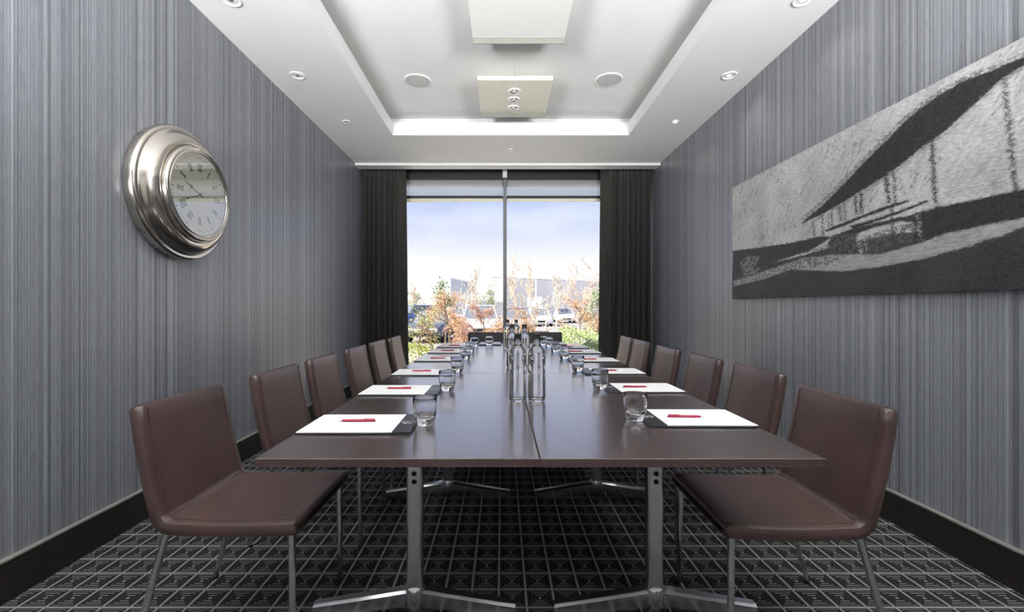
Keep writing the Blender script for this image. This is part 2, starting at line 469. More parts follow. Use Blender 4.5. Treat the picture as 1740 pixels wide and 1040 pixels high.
# ------------------------------------------------------------------ mesh helpers
class MB:
    """collects simple solids and links them as ONE mesh object"""
    def __init__(self):
        self.v, self.f = [], []

    def add(self, vs, fs):
        k = len(self.v)
        self.v += [tuple(p) for p in vs]
        self.f += [tuple(i + k for i in f) for f in fs]
        return self

    def box(self, x0, x1, y0, y1, z0, z1):
        return self.add([(x0, y0, z0), (x1, y0, z0), (x1, y1, z0), (x0, y1, z0), (x0, y0, z1), (x1, y0, z1), (x1, y1, z1), (x0, y1, z1)],
                        [(0, 3, 2, 1), (4, 5, 6, 7), (0, 1, 5, 4), (1, 2, 6, 5), (2, 3, 7, 6), (3, 0, 4, 7)])

    def cbox(self, x0, x1, y0, y1, z0, z1, c):
        """box with chamfered edges"""
        bm = bmesh.new()
        vs = [bm.verts.new(p) for p in ((x0, y0, z0), (x1, y0, z0), (x1, y1, z0), (x0, y1, z0), (x0, y0, z1), (x1, y0, z1), (x1, y1, z1), (x0, y1, z1))]
        for f in [(0, 3, 2, 1), (4, 5, 6, 7), (0, 1, 5, 4), (1, 2, 6, 5), (2, 3, 7, 6), (3, 0, 4, 7)]:
            bm.faces.new([vs[i] for i in f])
        bmesh.ops.bevel(bm, geom=bm.edges[:], offset=c, segments=2, profile=0.5, affect='EDGES')
        bm.verts.index_update()
        self.add([v.co[:] for v in bm.verts], [[v.index for v in f.verts] for f in bm.faces])
        bm.free()
        return self

    def tube(self, pts, rad, n=10, cap=True):
        pts = [Vector(p) for p in pts]
        rads = rad if isinstance(rad, (list, tuple)) else [rad] * len(pts)
        k = len(self.v)
        up = None
        for i, p in enumerate(pts):
            t = (pts[min(i + 1, len(pts) - 1)] - pts[max(i - 1, 0)])
            if t.length < 1e-9: t = Vector((0, 0, 1))
            t.normalize()
            if up is None:
                up = Vector((0, 0, 1)) if abs(t.z) < 0.9 else Vector((1, 0, 0))
            a = t.cross(up)
            if a.length < 1e-6: a = t.cross(Vector((0, 1, 0.3)))
            a.normalize()
            b = a.cross(t).normalized()
            up = b
            for j in range(n):
                w = 2 * PI * j / n
                self.v.append(tuple(p + a * (math.cos(w) * rads[i]) + b * (math.sin(w) * rads[i])))
        for i in range(len(pts) - 1):
            for j in range(n):
                j2 = (j + 1) % n
                self.f.append((k + i * n + j, k + i * n + j2, k + (i + 1) * n + j2, k + (i + 1) * n + j))
        if cap:
            self.f.append(tuple(k + j for j in range(n))[::-1])
            self.f.append(tuple(k + (len(pts) - 1) * n + j for j in range(n)))
        return self

    def lathe(self, prof, n=32, at=(0, 0, 0), axis='Z', close=False):
        """prof: (radius, height) pairs turned about the axis through at"""
        k = len(self.v)
        for r, h in prof:
            for j in range(n):
                w = 2 * PI * j / n
                a, b = r * math.cos(w), r * math.sin(w)
                p = {'Z': (a, b, h), 'X': (h, a, b), 'Y': (b, h, a)}[axis]
                self.v.append((p[0] + at[0], p[1] + at[1], p[2] + at[2]))
        m = len(prof)
        for i in range(m - 1 if not close else m):
            i2 = (i + 1) % m
            for j in range(n):
                j2 = (j + 1) % n
                self.f.append((k + i * n + j, k + i * n + j2, k + i2 * n + j2, k + i2 * n + j))
        return self

    def prism(self, poly, axis, a0, a1):
        """polygon (2-D) pushed along an axis from a0 to a1"""
        n = len(poly)
        def P(q, a):
            return {'X': (a, q[0], q[1]), 'Y': (q[0], a, q[1]), 'Z': (q[0], q[1], a)}[axis]
        return self.add([P(q, a0) for q in poly] + [P(q, a1) for q in poly],
                        [tuple(range(n))[::-1], tuple(range(n, 2 * n))] + [(i, (i + 1) % n, n + (i + 1) % n, n + i) for i in range(n)])

    def build(self, name, mat, parent=None, smooth=False, weld=False, normals=True):
        me = bpy.data.meshes.new(name)
        me.from_pydata(self.v, [], self.f)
        if weld or normals:
            bm = bmesh.new()
            bm.from_mesh(me)
            if weld:
                bmesh.ops.remove_doubles(bm, verts=bm.verts[:], dist=1e-6)
                bmesh.ops.dissolve_degenerate(bm, edges=bm.edges[:], dist=1e-7)
            if normals:
                bmesh.ops.recalc_face_normals(bm, faces=bm.faces[:])
            bm.to_mesh(me)
            bm.free()
        me.materials.append(mat)
        if smooth:
            me.polygons.foreach_set('use_smooth', [True] * len(me.polygons))
            if smooth != 'all':
                try: me.set_sharp_from_angle(angle=math.radians(38))
                except Exception: pass
        o = bpy.data.objects.new(name, me)
        COL.objects.link(o)
        if parent is not None: o.parent = parent
        return o


def empty(name, loc=(0, 0, 0), rz=0.0):
    o = bpy.data.objects.new(name, None)
    COL.objects.link(o)
    o.empty_display_size = 0.1
    o.location = loc
    o.rotation_euler = (0, 0, rz)
    return o


def tag(o, label, cat, group=None, kind=None):
    o['label'] = label
    o['category'] = cat
    if group: o['group'] = group
    if kind: o['kind'] = kind
    return o


def struct(o, label=None):
    o['kind'] = 'structure'
    if label: o['label'] = label
    return o


def copy_tree(o, parent=None):
    c = o.copy()
    COL.objects.link(c)
    c.parent = parent
    for ch in list(o.children):
        copy_tree(ch, c)
    return c


def at(x, y, Y):
    """photo pixel on the plane at depth Y"""
    return Vector(((x - CX) * Y / F, Y, EYE - (y - CY) * Y / F))


rng = random.Random(7)

# ------------------------------------------------------------------ room shell
fl = MB().box(WL - 0.1, WR + 0.1, YF - 0.1, YB + 0.05, -0.08, 0.0).build('floor', M_CARPET)
struct(fl, 'dark grey carpet with a woven grid of square motifs')
struct(MB().box(WL - 0.12, WL, YF - 0.1, YB + 0.14, -0.08, 3.5).build('wall_left', M_WALL), 'left wall in grey pinstripe wallpaper with the clock')
struct(MB().box(WR, WR + 0.12, YF - 0.1, YB + 0.14, -0.08, 3.5).build('wall_right', M_WALL), 'right wall in grey pinstripe wallpaper with the canvas')
# skirting
for nm, xa, xb, cap in (('baseboard_left', WL, WL + 0.022, (WL, WL + 0.026)), ('baseboard_right', WR - 0.022, WR, (WR - 0.026, WR))):
    b = MB().box(xa, xb, YF, YB - 0.12, 0.0, 0.162).build(nm, M_BASE)
    struct(b, 'dark wooden skirting board along the wall')
    MB().box(cap[0], cap[1], YF, YB - 0.12, 0.162, 0.169).build('cap_bead', M_BEAD, b)

# ceiling: soffit ring, lip and tray
TX0, TX1, TY0, TY1 = -1.235, 1.43, -0.25, 4.98
CV = 0.17
s = MB()
s.box(WL, TX0, YF, 6.0, ZS, ZS + 0.03)
s.box(TX1, WR, YF, 6.0, ZS, ZS + 0.03)
s.box(TX0, TX1, YF, TY0, ZS, ZS + 0.03)
s.box(TX0, TX1, TY1, 6.0, ZS, ZS + 0.03)
soff = s.build('ceiling', M_PAINT)
struct(soff, 'white ceiling border around the raised tray')
lp = MB()
lp.box(TX0 - 0.02, TX0, TY0, TY1 + 0.02, ZS + 0.0301, ZL)
lp.box(TX1, TX1 + 0.02, TY0, TY1 + 0.02, ZS + 0.0301, ZL)
lp.box(TX0, TX1, TY1, TY1 + 0.02, ZS + 0.0301, ZL)
lp.box(TX0, TX1, TY0 - 0.02, TY0, ZS + 0.0301, ZL)
struct(lp.build('trim_1', M_TRIMW), 'white upright lip around the ceiling tray')
t = MB()
t.box(WL - 0.1, WR + 0.1, YF - 0.1, YB + 0.14, ZC, ZC + 0.1)
t.box(TX0 - CV - 0.02, TX0 - CV, TY0 - CV, TY1 + CV, ZS + 0.031, ZC)
t.box(TX1 + CV, TX1 + CV + 0.02, TY0 - CV, TY1 + CV, ZS + 0.031, ZC)
t.box(TX0 - CV, TX1 + CV, TY1 + CV, TY1 + CV + 0.02, ZS + 0.031, ZC)
t.box(TX0 - CV, TX1 + CV, TY0 - CV - 0.02, TY0 - CV, ZS + 0.031, ZC)
tray = t.build('ceiling_tray', M_PAINT)
struct(tray, 'raised white tray of the ceiling')
# crown at the curtain pocket
cr = MB()
cr.box(WL, WR, 5.93, 6.10, ZS - 0.034, ZS - 0.002)
cr.box(WL, WR, 6.06, 6.10, ZS - 0.002, ZS + 0.2)
struct(cr.build('trim_2', M_TRIMW), 'white crown strip in front of the curtain pocket')

# wall behind the camera
struct(MB().box(WL, WR, YF - 0.1, YF, 0.0, ZC).build('wall_front', M_REAR), 'pale wall behind the viewer')
d3 = struct(MB().cbox(0.55, 1.45, YF, YF + 0.03, 0.005, 2.06, 0.004).build('door_1', M_BASE), 'dark wooden door in the wall behind the viewer')
MB().tube([(0.63, YF + 0.031, 1.03), (0.63, YF + 0.07, 1.03), (0.74, YF + 0.07, 1.03)], 0.010, 10).build('door_handle', M_CHROME, d3, smooth=True)

# window wall
WX0, WX1, WZ0, WZ1 = -1.86, 2.03, 0.06, 2.962
MX = (858 - CX) * 6.44 / F
bw = MB()
bw.box(WL, WX0, YB, YB + 0.14, 0.0, ZC)
bw.box(WX1, WR, YB, YB + 0.14, 0.0, ZC)
bw.box(WX0, WX1, YB, YB + 0.14, 0.0, WZ0)
bw.box(WX0, WX1, YB, YB + 0.14, WZ1, ZC)
struct(bw.build('wall_back', M_DARKFRAME), 'dark window wall behind the curtains')
wf = MB()
wf.box(WX0, WX0 + 0.05, YB + 0.02, YB + 0.08, WZ0, WZ1)
wf.box(WX1 - 0.05, WX1, YB + 0.02, YB + 0.08, WZ0, WZ1)
wf.box(WX0 + 0.05, WX1 - 0.05, YB + 0.02, YB + 0.08, WZ0, WZ0 + 0.06)
wf.box(WX0 + 0.05, WX1 - 0.05, YB + 0.02, YB + 0.08, WZ1 - 0.015, WZ1)
w1 = struct(wf.build('window_1', M_DARKFRAME), 'tall window with dark frame looking onto the car park')
mu = MB().cbox(MX - 0.026, MX + 0.026, YB - 0.06, YB + 0.09, WZ0, WZ1 + 0.06, 0.004).build('mullion', M_GREYFRAME, w1)
MB().box(WX0 + 0.05, WX1 - 0.05, YB + 0.03, YB + 0.07, 2.752, 2.792).build('transom', M_DARKFRAME, w1)
for xa, xb in ((WX0 + 0.05, MX - 0.026), (MX + 0.026, WX1 - 0.05)):
    MB().add([(xa, YB + 0.05, WZ0 + 0.06), (xb, YB + 0.05, WZ0 + 0.06), (xb, YB + 0.05, WZ1 - 0.015), (xa, YB + 0.05, WZ1 - 0.015)], [(0, 1, 2, 3)]).build('window_pane', M_PANE, w1)

# roller blinds pulled up over the top lights
for k, (xa, xb, lab) in enumerate(((WX0 + 0.06, MX - 0.032, 'grey mesh roller blind over the window pane beside the clock wall'),
                                   (MX + 0.032, WX1 - 0.06, 'grey mesh roller blind over the window pane beside the canvas wall'))):
    r = empty('roller_blind', ((xa + xb) / 2, YB - 0.02, 2.7))
    h = (xb - xa) / 2
    MB().box(-h, h, -0.05, 0.015, 0.32, 0.39).build('cassette', M_DARKFRAME, r)
    MB().box(-h, h, 0.0, 0.0012, 0.09, 0.335).build('mesh_fabric', M_BLIND, r)
    MB().cbox(-h, h, -0.010, 0.012, 0.051, 0.0895, 0.004).build('hem_bar', M_DARKFRAME, r)
    dz = 0.012 if k == 0 else 0.0
    MB().prism([(-h, 0.006 - dz), (h, 0.006), (h, 0.05), (-h, 0.05)], 'Y', -0.004, 0.010).build('bottom_rail', M_CREAM, r)
    tag(r, lab, 'blind', 'roller blinds at the window head')
tag(MB().cbox(MX - 0.034, MX + 0.030, YB - 0.12, YB - 0.062, 2.955 + 0.075, 3.19, 0.005).build('blind_bracket', M_POLE),
    'light grey metal bracket capping the window mullion', 'bracket')


# curtains
def curtain(name, xa, xb, lead, label):
    """pleated drape hanging from xa to xb; the leading edge (towards the window) lies flatter"""
    nx, nz = 220, 14
    z0, z1 = 0.015, 3.14
    vs, fs = [], []
    r2 = random.Random(5 if lead == 'right' else 9)
    ph = [r2.uniform(0, 6.28) for _ in range(4)]
    for k in range(nz + 1):
        z = z0 + (z1 - z0) * k / nz
        g = 1 - k / nz
        for i in range(nx + 1):
            u = i / nx
            d = u if lead == 'right' else 1 - u      # 1 at the leading edge
            flat = max(0.0, min(1.0, (d - 0.70) / 0.12))
            x = xa + (xb - xa) * u
            spread = 0.035 * g * (d ** 2) * (1 if lead == 'right' else -1)
            w = math.sin(2 * PI * 8.3 * u + 0.9 * math.sin(2.1 * u * 6.28 + ph[0]) + ph[1])
            w = math.copysign(abs(w) ** 0.9, w)
            amp = 0.062 * (1 - flat) + 0.010 * flat
            y = 6.255 + amp * w * (0.75 + 0.35 * g) + 0.012 * math.sin(3 * u * 6.28 + ph[2] + 0.8 * g)
            y -= 0.03 * flat * math.sin(PI * min(1.0, max(0.0, (d - 0.7) / 0.3)))
            vs.append((x + spread, y, z))
    for k in range(nz):
        for i in range(nx):
            a = k * (nx + 1) + i
            fs.append((a, a + 1, a + nx + 2, a + nx + 1))
    root = empty(name, ((xa + xb) / 2, 6.255, 0.0))
    o = MB().add(vs, fs).build('drape', M_CURTAIN, root, smooth='all', normals=False)
    o.location = (-(xa + xb) / 2, -6.255, 0)
    sol = o.modifiers.new('thickness', 'SOLIDIFY')
    sol.thickness = 0.004
    MB().cbox(xa, xb, 6.24, 6.27, 3.142, 3.16, 0.003).build('curtain_track', M_GREYFRAME, root).location = (-(xa + xb) / 2, -6.255, 0)
    tag(root, label, 'curtain', 'pair of full-length curtains')


curtain('curtain', -1.955, -1.352, 'right', 'dark woven full-length curtain hanging beside the wall with the clock')
curtain('curtain', 1.398, 2.095, 'left', 'dark woven full-length curtain hanging beside the wall with the canvas')

# ------------------------------------------------------------------ conference tables
TZ = 0.742
TAB = 'tables pushed together into one long conference table'


def table(x0, x1, y0, y1, legs, mat, label, along='Y', thick=0.024):
    """legs: (column x, column y, foot direction) for each T-foot leg"""
    root = empty('conference_table', ((x0 + x1) / 2, (y0 + y1) / 2, 0))
    ox, oy = (x0 + x1) / 2, (y0 + y1) / 2
    hx, hy = (x1 - x0) / 2 - 0.0012, (y1 - y0) / 2 - 0.0012
    MB().box(-hx + 0.002, hx - 0.002, -hy + 0.002, hy - 0.002, TZ - thick, TZ).build('table_top', mat, root)
    e = MB()
    for a in ((-hx, hx, -hy, -hy + 0.0019), (-hx, hx, hy - 0.0019, hy), (-hx, -hx + 0.0019, -hy + 0.002, hy - 0.002), (hx - 0.0019, hx, -hy + 0.002, hy - 0.002)):
        e.box(*a, TZ - thick, TZ - 0.0016)
    eb = e.build('edge_band', M_EDGE, root)
    MB().box(-hx, hx, -hy, -hy + 0.0019, TZ - 0.0015, TZ - 0.0002).build('worn_arris', M_ARRIS, eb)
    for lx, ly, arm in legs:
        lx, ly = lx - ox, ly - oy
        c = MB()
        pr = [(-0.029, -0.017), (-0.022, -0.024), (0.022, -0.024), (0.029, -0.017), (0.029, 0.017), (0.022, 0.024), (-0.022, 0.024), (-0.029, 0.017)]
        c.prism([(lx + p, ly + q) for p, q in pr], 'Z', 0.105, TZ - thick - 0.001)
        col = c.build('leg_column', M_CHROME, root)
        for zz in (0.514, 0.544):
            MB().lathe([(0.0001, -0.0275), (0.0085, -0.0275), (0.010, -0.024)], 16, (lx, ly, zz), 'Y').build('screw_plug', M_BLACK, col, smooth=True)
        MB().lathe([(0.001, 0.022), (0.030, 0.022), (0.036, 0.030), (0.037, 0.105), (0.034, 0.112), (0.001, 0.113)], 24, (lx, ly, 0), 'Z').build('base_cup', M_CHROME, root, smooth=True)
        for sgn in (-1, 1):
            vs = []
            for d, zt, zb, hw in ((0.030, 0.106, 0.046, 0.026), (0.20, 0.078, 0.028, 0.025), (arm, 0.050, 0.012, 0.022)):
                x = lx + sgn * d
                vs += [(x, ly - hw, zb), (x, ly + hw, zb), (x, ly + hw, zt - 0.008), (x, ly + hw - 0.009, zt), (x, ly - hw + 0.009, zt), (x, ly - hw, zt - 0.008)]
            fs = [tuple(range(6)), tuple(range(12, 18))]
            for i in range(2):
                for j in range(6):
                    fs.append((i * 6 + j, i * 6 + (j + 1) % 6, (i + 1) * 6 + (j + 1) % 6, (i + 1) * 6 + j))
            ft = MB().add(vs, fs).build('foot_arm', M_CHROME, root)
            MB().lathe([(0.001, 0.0), (0.017, 0.0), (0.017, 0.008), (0.006, 0.010), (0.006, 0.016)], 14, (lx + sgn * (arm - 0.035), ly, 0), 'Z').build('levelling_glide', M_BLACK, ft, smooth=True)
    tag(root, label, 'table', TAB)
    return root


TX_L, TX_M, TX_R = -0.694, 0.106, 0.906
Y0, Y1, Y2, Y3 = 1.231, 2.83, 4.43, 5.23
A = 0.379
table(TX_L, TX_M, Y0, Y1, ((-0.328, 1.67, A), (-0.328, 2.69, A)), M_TABLE, 'dark wenge table at the open end of the row, on the clock wall side')
table(TX_M, TX_R, Y0, Y1, ((0.575, 1.67, A), (0.575, 2.69, A)), M_TABLE, 'dark wenge table at the open end of the row, on the canvas wall side')
table(TX_L, TX_M, Y1, Y2, ((-0.328, 3.27, A), (-0.328, 4.05, A)), M_TABLE, 'dark wenge table in the middle of the row, on the clock wall side')
table(TX_M, TX_R, Y1, Y2, ((0.575, 3.27, A), (0.575, 4.05, A)), M_TABLE, 'dark wenge table in the middle of the row, on the canvas wall side')
table(TX_L, TX_R, Y2, Y3, ((-0.328, 4.85, 0.34), (0.575, 4.85, 0.34)), M_TABLEX, 'dark wenge table set crosswise at the window end of the row', 'X')


# ------------------------------------------------------------------ chairs
def chair_proto(name, mat, seam_mat):
    """faces +x; origin on the floor below the seat"""
    root = empty(name)
    T = 0.046
    # centre line of the shell: seat, bend, back
    pts = []
    for i in range(9):
        x = 0.220 - i * (0.220 + 0.190) / 8
        pts.append((x, 0.432 - 0.006 * math.sin(PI * i / 8) + 0.004 * (1 - i / 8)))
    # bend
    cxx, czz, R = -0.190, 0.432 + 0.058, 0.058
    for i in range(1, 7):
        a = -PI / 2 - (PI / 2 - 0.185) * i / 6
        pts.append((cxx + R * math.cos(a), czz + R * math.sin(a)))
    bx, bz = pts[-1]
    for i in range(1, 9):
        f = i / 8
        pts.append((bx - 0.070 * f - 0.006 * math.sin(PI * f), bz + (0.822 - bz) * f))
    n = len(pts)
    split = 11                                   # station in the bend where seat and back meet

    def width(k):
        f = k / (n - 1)
        return 0.243 - 0.014 * f

    def section(k, half):
        x, z = pts[k]
        xa, za = pts[max(k - 1, 0)]
        xb, zb = pts[min(k + 1, n - 1)]
        tx, tz = xb - xa, zb - za
        L = math.hypot(tx, tz)
        tx, tz = tx / L, tz / L
        nx, nz = tz, -tx                          # normal towards the sitter
        if nz < 0 and abs(tx) > abs(tz): nx, nz = -nx, -nz
        return x, z, nx, nz

    def ring(k, shrink=0.0):
        x, z, nx, nz = section(k, 0)
        w = width(k) - shrink
        h = T / 2 - shrink * 0.9
        out = []
        c = 0.016
        prof = [(-w, -h + c), (-w + c * 0.3, -h + c * 0.3), (-w + c, -h), (-w * 0.4, -h), (w * 0.4, -h), (w - c, -h), (w - c * 0.3, -h + c * 0.3), (w, -h + c),
                (w, h - c), (w - c * 0.3, h - c * 0.3), (w - c, h), (w - 0.034, h - 0.001), (w * 0.4, h + 0.003), (-w * 0.4, h + 0.003), (-w + 0.034, h - 0.001), (-w + c, h), (-w + c * 0.3, h - c * 0.3), (-w, h - c)]
        for yy, hh in prof:
            out.append((x + nx * hh, yy, z + nz * hh))
        return out

    def shell(k0, k1, cap0, cap1):
        rings = []
        if cap0: rings += [[(px + 0.012, py, pz) for px, py, pz in ring(k0, 0.016)], [(px + 0.008, py, pz) for px, py, pz in ring(k0, 0.006)]]
        rings += [ring(k) for k in range(k0, k1 + 1)]
        if cap1: rings += [[(px - 0.001, py, pz + 0.010) for px, py, pz in ring(k1, 0.005)], [(px - 0.002, py, pz + 0.014) for px, py, pz in ring(k1, 0.015)]]
        m = len(rings[0])
        vs = [p for r in rings for p in r]
        fs = [tuple(range(m)), tuple(range((len(rings) - 1) * m, len(rings) * m))]
        for i in range(len(rings) - 1):
            for j in range(m):
                fs.append((i * m + j, i * m + (j + 1) % m, (i + 1) * m + (j + 1) % m, (i + 1) * m + j))
        return MB().add(vs, fs)

    seat = shell(0, split, True, False).build('seat', mat, root, smooth=True)
    back = shell(split, n - 1, False, True).build('backrest', mat, root, smooth=True)
    for part, ks in ((seat, range(0, split + 1)), (back, range(split, n))):
        for sy in (-1, 1):
            path = []
            for k in ks:
                x, z, nx, nz = section(k, 0)
                path.append((x + nx * (T / 2 - 0.0002), sy * (width(k) - 0.032), z + nz * (T / 2 - 0.0002)))
            MB().tube(path, 0.0022, 6).build('seam', seam_mat, part, smooth=True)
    x, z, nx, nz = section(split, 0)
    MB().tube([(x + nx * (T / 2), -0.20, z + nz * (T / 2)), (x + nx * (T / 2), 0.20, z + nz * (T / 2))], 0.003, 6).build('seam', seam_mat, seat, smooth=True)
    for sy in (-1, 1):
        for top, mid, bot in (((0.200, sy * 0.212, 0.409), (0.202, sy * 0.213, 0.2), (0.204, sy * 0.214, 0.006)),
                              ((-0.222, sy * 0.205, 0.414), (-0.280, sy * 0.209, 0.2), (-0.334, sy * 0.213, 0.006))):
            lg = MB().tube([top, mid, bot], [0.0118, 0.0112, 0.0100], 14).build('leg', M_CHROME, root, smooth=True)
            MB().lathe([(0.001, 0.0), (0.012, 0.0), (0.012, 0.007), (0.001, 0.007)], 12, (bot[0], bot[1], 0)).build('glide', M_BLACK, lg, smooth=True)
    fr = MB()
    for sy in (-1, 1):
        fr.tube([(0.200, sy * 0.150, 0.400), (-0.200, sy * 0.150, 0.400)], 0.007, 8)
    for xx in (0.17, -0.17):
        fr.tube([(xx, -0.205, 0.402), (xx, 0.205, 0.402)], 0.007, 8)
    fr.build('under_frame', M_CHROME, root, smooth=True)
    return root


brown = chair_proto('meeting_chair', M_LEATHER, M_SEAM)
G_L, G_R = 'brown leather chairs along the clock wall', 'brown leather chairs along the canvas wall'
ordn = ['first', 'second', 'third', 'fourth', 'fifth', 'sixth']
LY = [1.445, 2.12, 2.72, 3.43, 4.08, 4.68]
RY = [1.420, 2.15, 2.76, 3.39, 4.165, 4.665]
LXo = [-0.900, -0.890, -0.890, -0.905, -0.905, -0.885]
RXo = [0.955, 1.065, 1.060, 1.050, 1.075, 1.075]
used = False
for side, ys, xs, rz, g, wall in (('L', LY, LXo, 0.0, G_L, 'clock wall'), ('R', RY, RXo, PI, G_R, 'canvas wall')):
    for i in range(6):
        c = brown if not used else copy_tree(brown)
        used = True
        c.location = (xs[i], ys[i] + 0.24, 0)
        c.rotation_euler = (0, 0, rz + rng.uniform(-0.012, 0.012))
        if i == 0:
            lab = 'brown leather chair at the open table end, on the ' + wall + ' side'
        elif i == 5:
            lab = 'brown leather chair next to the curtain, on the ' + wall + ' side'
        else:
            lab = 'brown leather chair, %s from the curtain end on the %s side' % (ordn[5 - i], wall)
        tag(c, lab, 'chair', g)
black = chair_proto('meeting_chair', M_BLACKLEATHER, M_BLACKLEATHER)
for k, (x, lab) in enumerate(((-0.215, 'black chair at the window end of the table, clock side of the bottles'),
                              (0.555, 'black chair at the window end of the table, canvas side of the bottles'))):
    c = black if k == 0 else copy_tree(black)
    c.location = (x, 5.47, 0)
    c.rotation_euler = (0, 0, -PI / 2)
    tag(c, lab, 'chair', 'black chairs in front of the window')


# ------------------------------------------------------------------ desk pads, pens, tumblers, bottles
def pad_proto():
    """note paper on a black board; the flap is at +x; 0.375 long, 0.245 deep; origin under its centre"""
    root = empty('desk_pad')
    MB().cbox(-0.187, 0.193, -0.122, 0.122, 0.0003, 0.0065, 0.0015).build('board', M_BOARD, root)
    MB().box(-0.186, 0.130, -0.120, 0.120, 0.0066, 0.0092).build('paper', M_PAPER, root)
    fl = MB().cbox(0.131, 0.192, -0.121, 0.121, 0.0066, 0.0105, 0.0015).build('flap', M_BOARD, root)
    em = MB()
    for cx_ in (0.150, 0.172):
        ring = [(cx_ + 0.0105 * math.cos(a * PI / 8), 0.012 * math.sin(a * PI / 8), 0.0107) for a in range(0, 17)]
        em.tube(ring, 0.0012, 5, cap=False)
    em.build('emblem', M_EMBLEM, fl, smooth=True)
    return root


def pen_proto():
    root = empty('pen')
    MB().tube([(-0.060, 0, 0.0048), (-0.058, 0, 0.0048), (0.040, 0, 0.0048), (0.060, 0, 0.0048)], [0.0040, 0.0047, 0.0047, 0.0040], 12).build('barrel', M_RED, root, smooth=True)
    MB().tube([(0.0601, 0, 0.0048), (0.074, 0, 0.0048), (0.079, 0, 0.0048)], [0.0038, 0.0018, 0.0006], 12).build('tip', M_PENW, root, smooth=True)
    MB().box(-0.058, -0.018, -0.0015, 0.0015, 0.0097, 0.0108).build('clip', M_RED, root)
    MB().tube([(-0.0605, 0, 0.0048), (-0.067, 0, 0.0048)], 0.0022, 10).build('button', M_PENW, root, smooth=True)
    return root


def tumbler_mesh():
    prof = [(0.0, 0.0008), (0.024, 0.0008), (0.0315, 0.0014), (0.0340, 0.005), (0.0372, 0.022), (0.0405, 0.042), (0.0428, 0.064), (0.0433, 0.082), (0.0426, 0.100),
            (0.0420, 0.1012), (0.0412, 0.1002), (0.0418, 0.082), (0.0412, 0.064), (0.0388, 0.044), (0.0345, 0.033), (0.027, 0.0275), (0.016, 0.0255), (0.0, 0.0250)]
    return prof


pad0, pen0 = pad_proto(), pen_proto()
tum0 = MB().lathe(tumbler_mesh(), 40).build('tumbler', M_GLASS, smooth='all', weld=True)
padY = {'L': [1.46, 2.10, 2.71, 3.42, 4.03, 4.61], 'R': [1.545, 2.165, 2.755, 3.38, 3.99, 4.51]}
tumY = {'L': [1.585, 2.235, 2.865, 3.56, 4.13, 4.71], 'R': [1.655, 2.285, 2.915, 3.59, 4.15, 4.69]}
tumX = {'L': [-0.277, -0.277, -0.289, -0.294, -0.298, -0.294], 'R': [0.500, 0.507, 0.500, 0.505, 0.497, 0.500]}
penang = {'L': [PI + 0.01, PI, PI - 0.02, 0.10, PI, PI + 0.02], 'R': [-0.04, 0.03, 0.0, 0.02, 0.05, 0.0]}
place_names = ['chair at the open end'] + ['%s chair from the curtain' % ordn[5 - i] for i in range(1, 5)] + ['chair next to the curtain']
first = True


def set_place(px, py, rz, pen_dx, pen_rz, gx, gy, where, g):
    global first
    p = pad0 if first else copy_tree(pad0)
    n_ = pen0 if first else copy_tree(pen0)
    t_ = tum0 if first else copy_tree(tum0)
    first = False
    p.location = (px, py, TZ)
    p.rotation_euler = (0, 0, rz)
    tag(p, 'black desk pad with paper before the ' + where, 'desk pad', 'desk pads ' + g)
    off = Vector((pen_dx, 0.012, 0))
    off.rotate(Matrix.Rotation(rz, 3, 'Z'))
    n_.location = (px + off.x, py + off.y, TZ + 0.0093)
    n_.rotation_euler = (0, 0, pen_rz)
    tag(n_, 'red pen on the paper before the ' + where, 'pen', 'red pens ' + g)
    t_.location = (gx, gy, TZ)
    tag(t_, 'clear tumbler by the pad of the ' + where, 'glass', 'tumblers ' + g)


for side, g, wall in (('L', 'on the clock wall side', 'clock wall'), ('R', 'on the canvas wall side', 'canvas wall')):
    for i in range(6):
        px = -0.497 if side == 'L' else 0.716
        rz = 0.0 if side == 'L' else PI
        set_place(px + rng.uniform(-0.004, 0.004), padY[side][i] + 0.122, rz + rng.uniform(-0.012, 0.012), -0.02 if side == 'L' else 0.03,
                  penang[side][i], tumX[side][i], tumY[side][i], place_names[i] + ', ' + wall + ' side', g)
for x, gx, gy, wh in ((-0.135, -0.140, 4.845, 'black window-end chair, clock wall side'), (0.600, 0.455, 4.875, 'black window-end chair, canvas wall side')):
    set_place(x, 5.06, -PI / 2, 0.02, PI / 2, gx, gy, wh, 'at the window end')


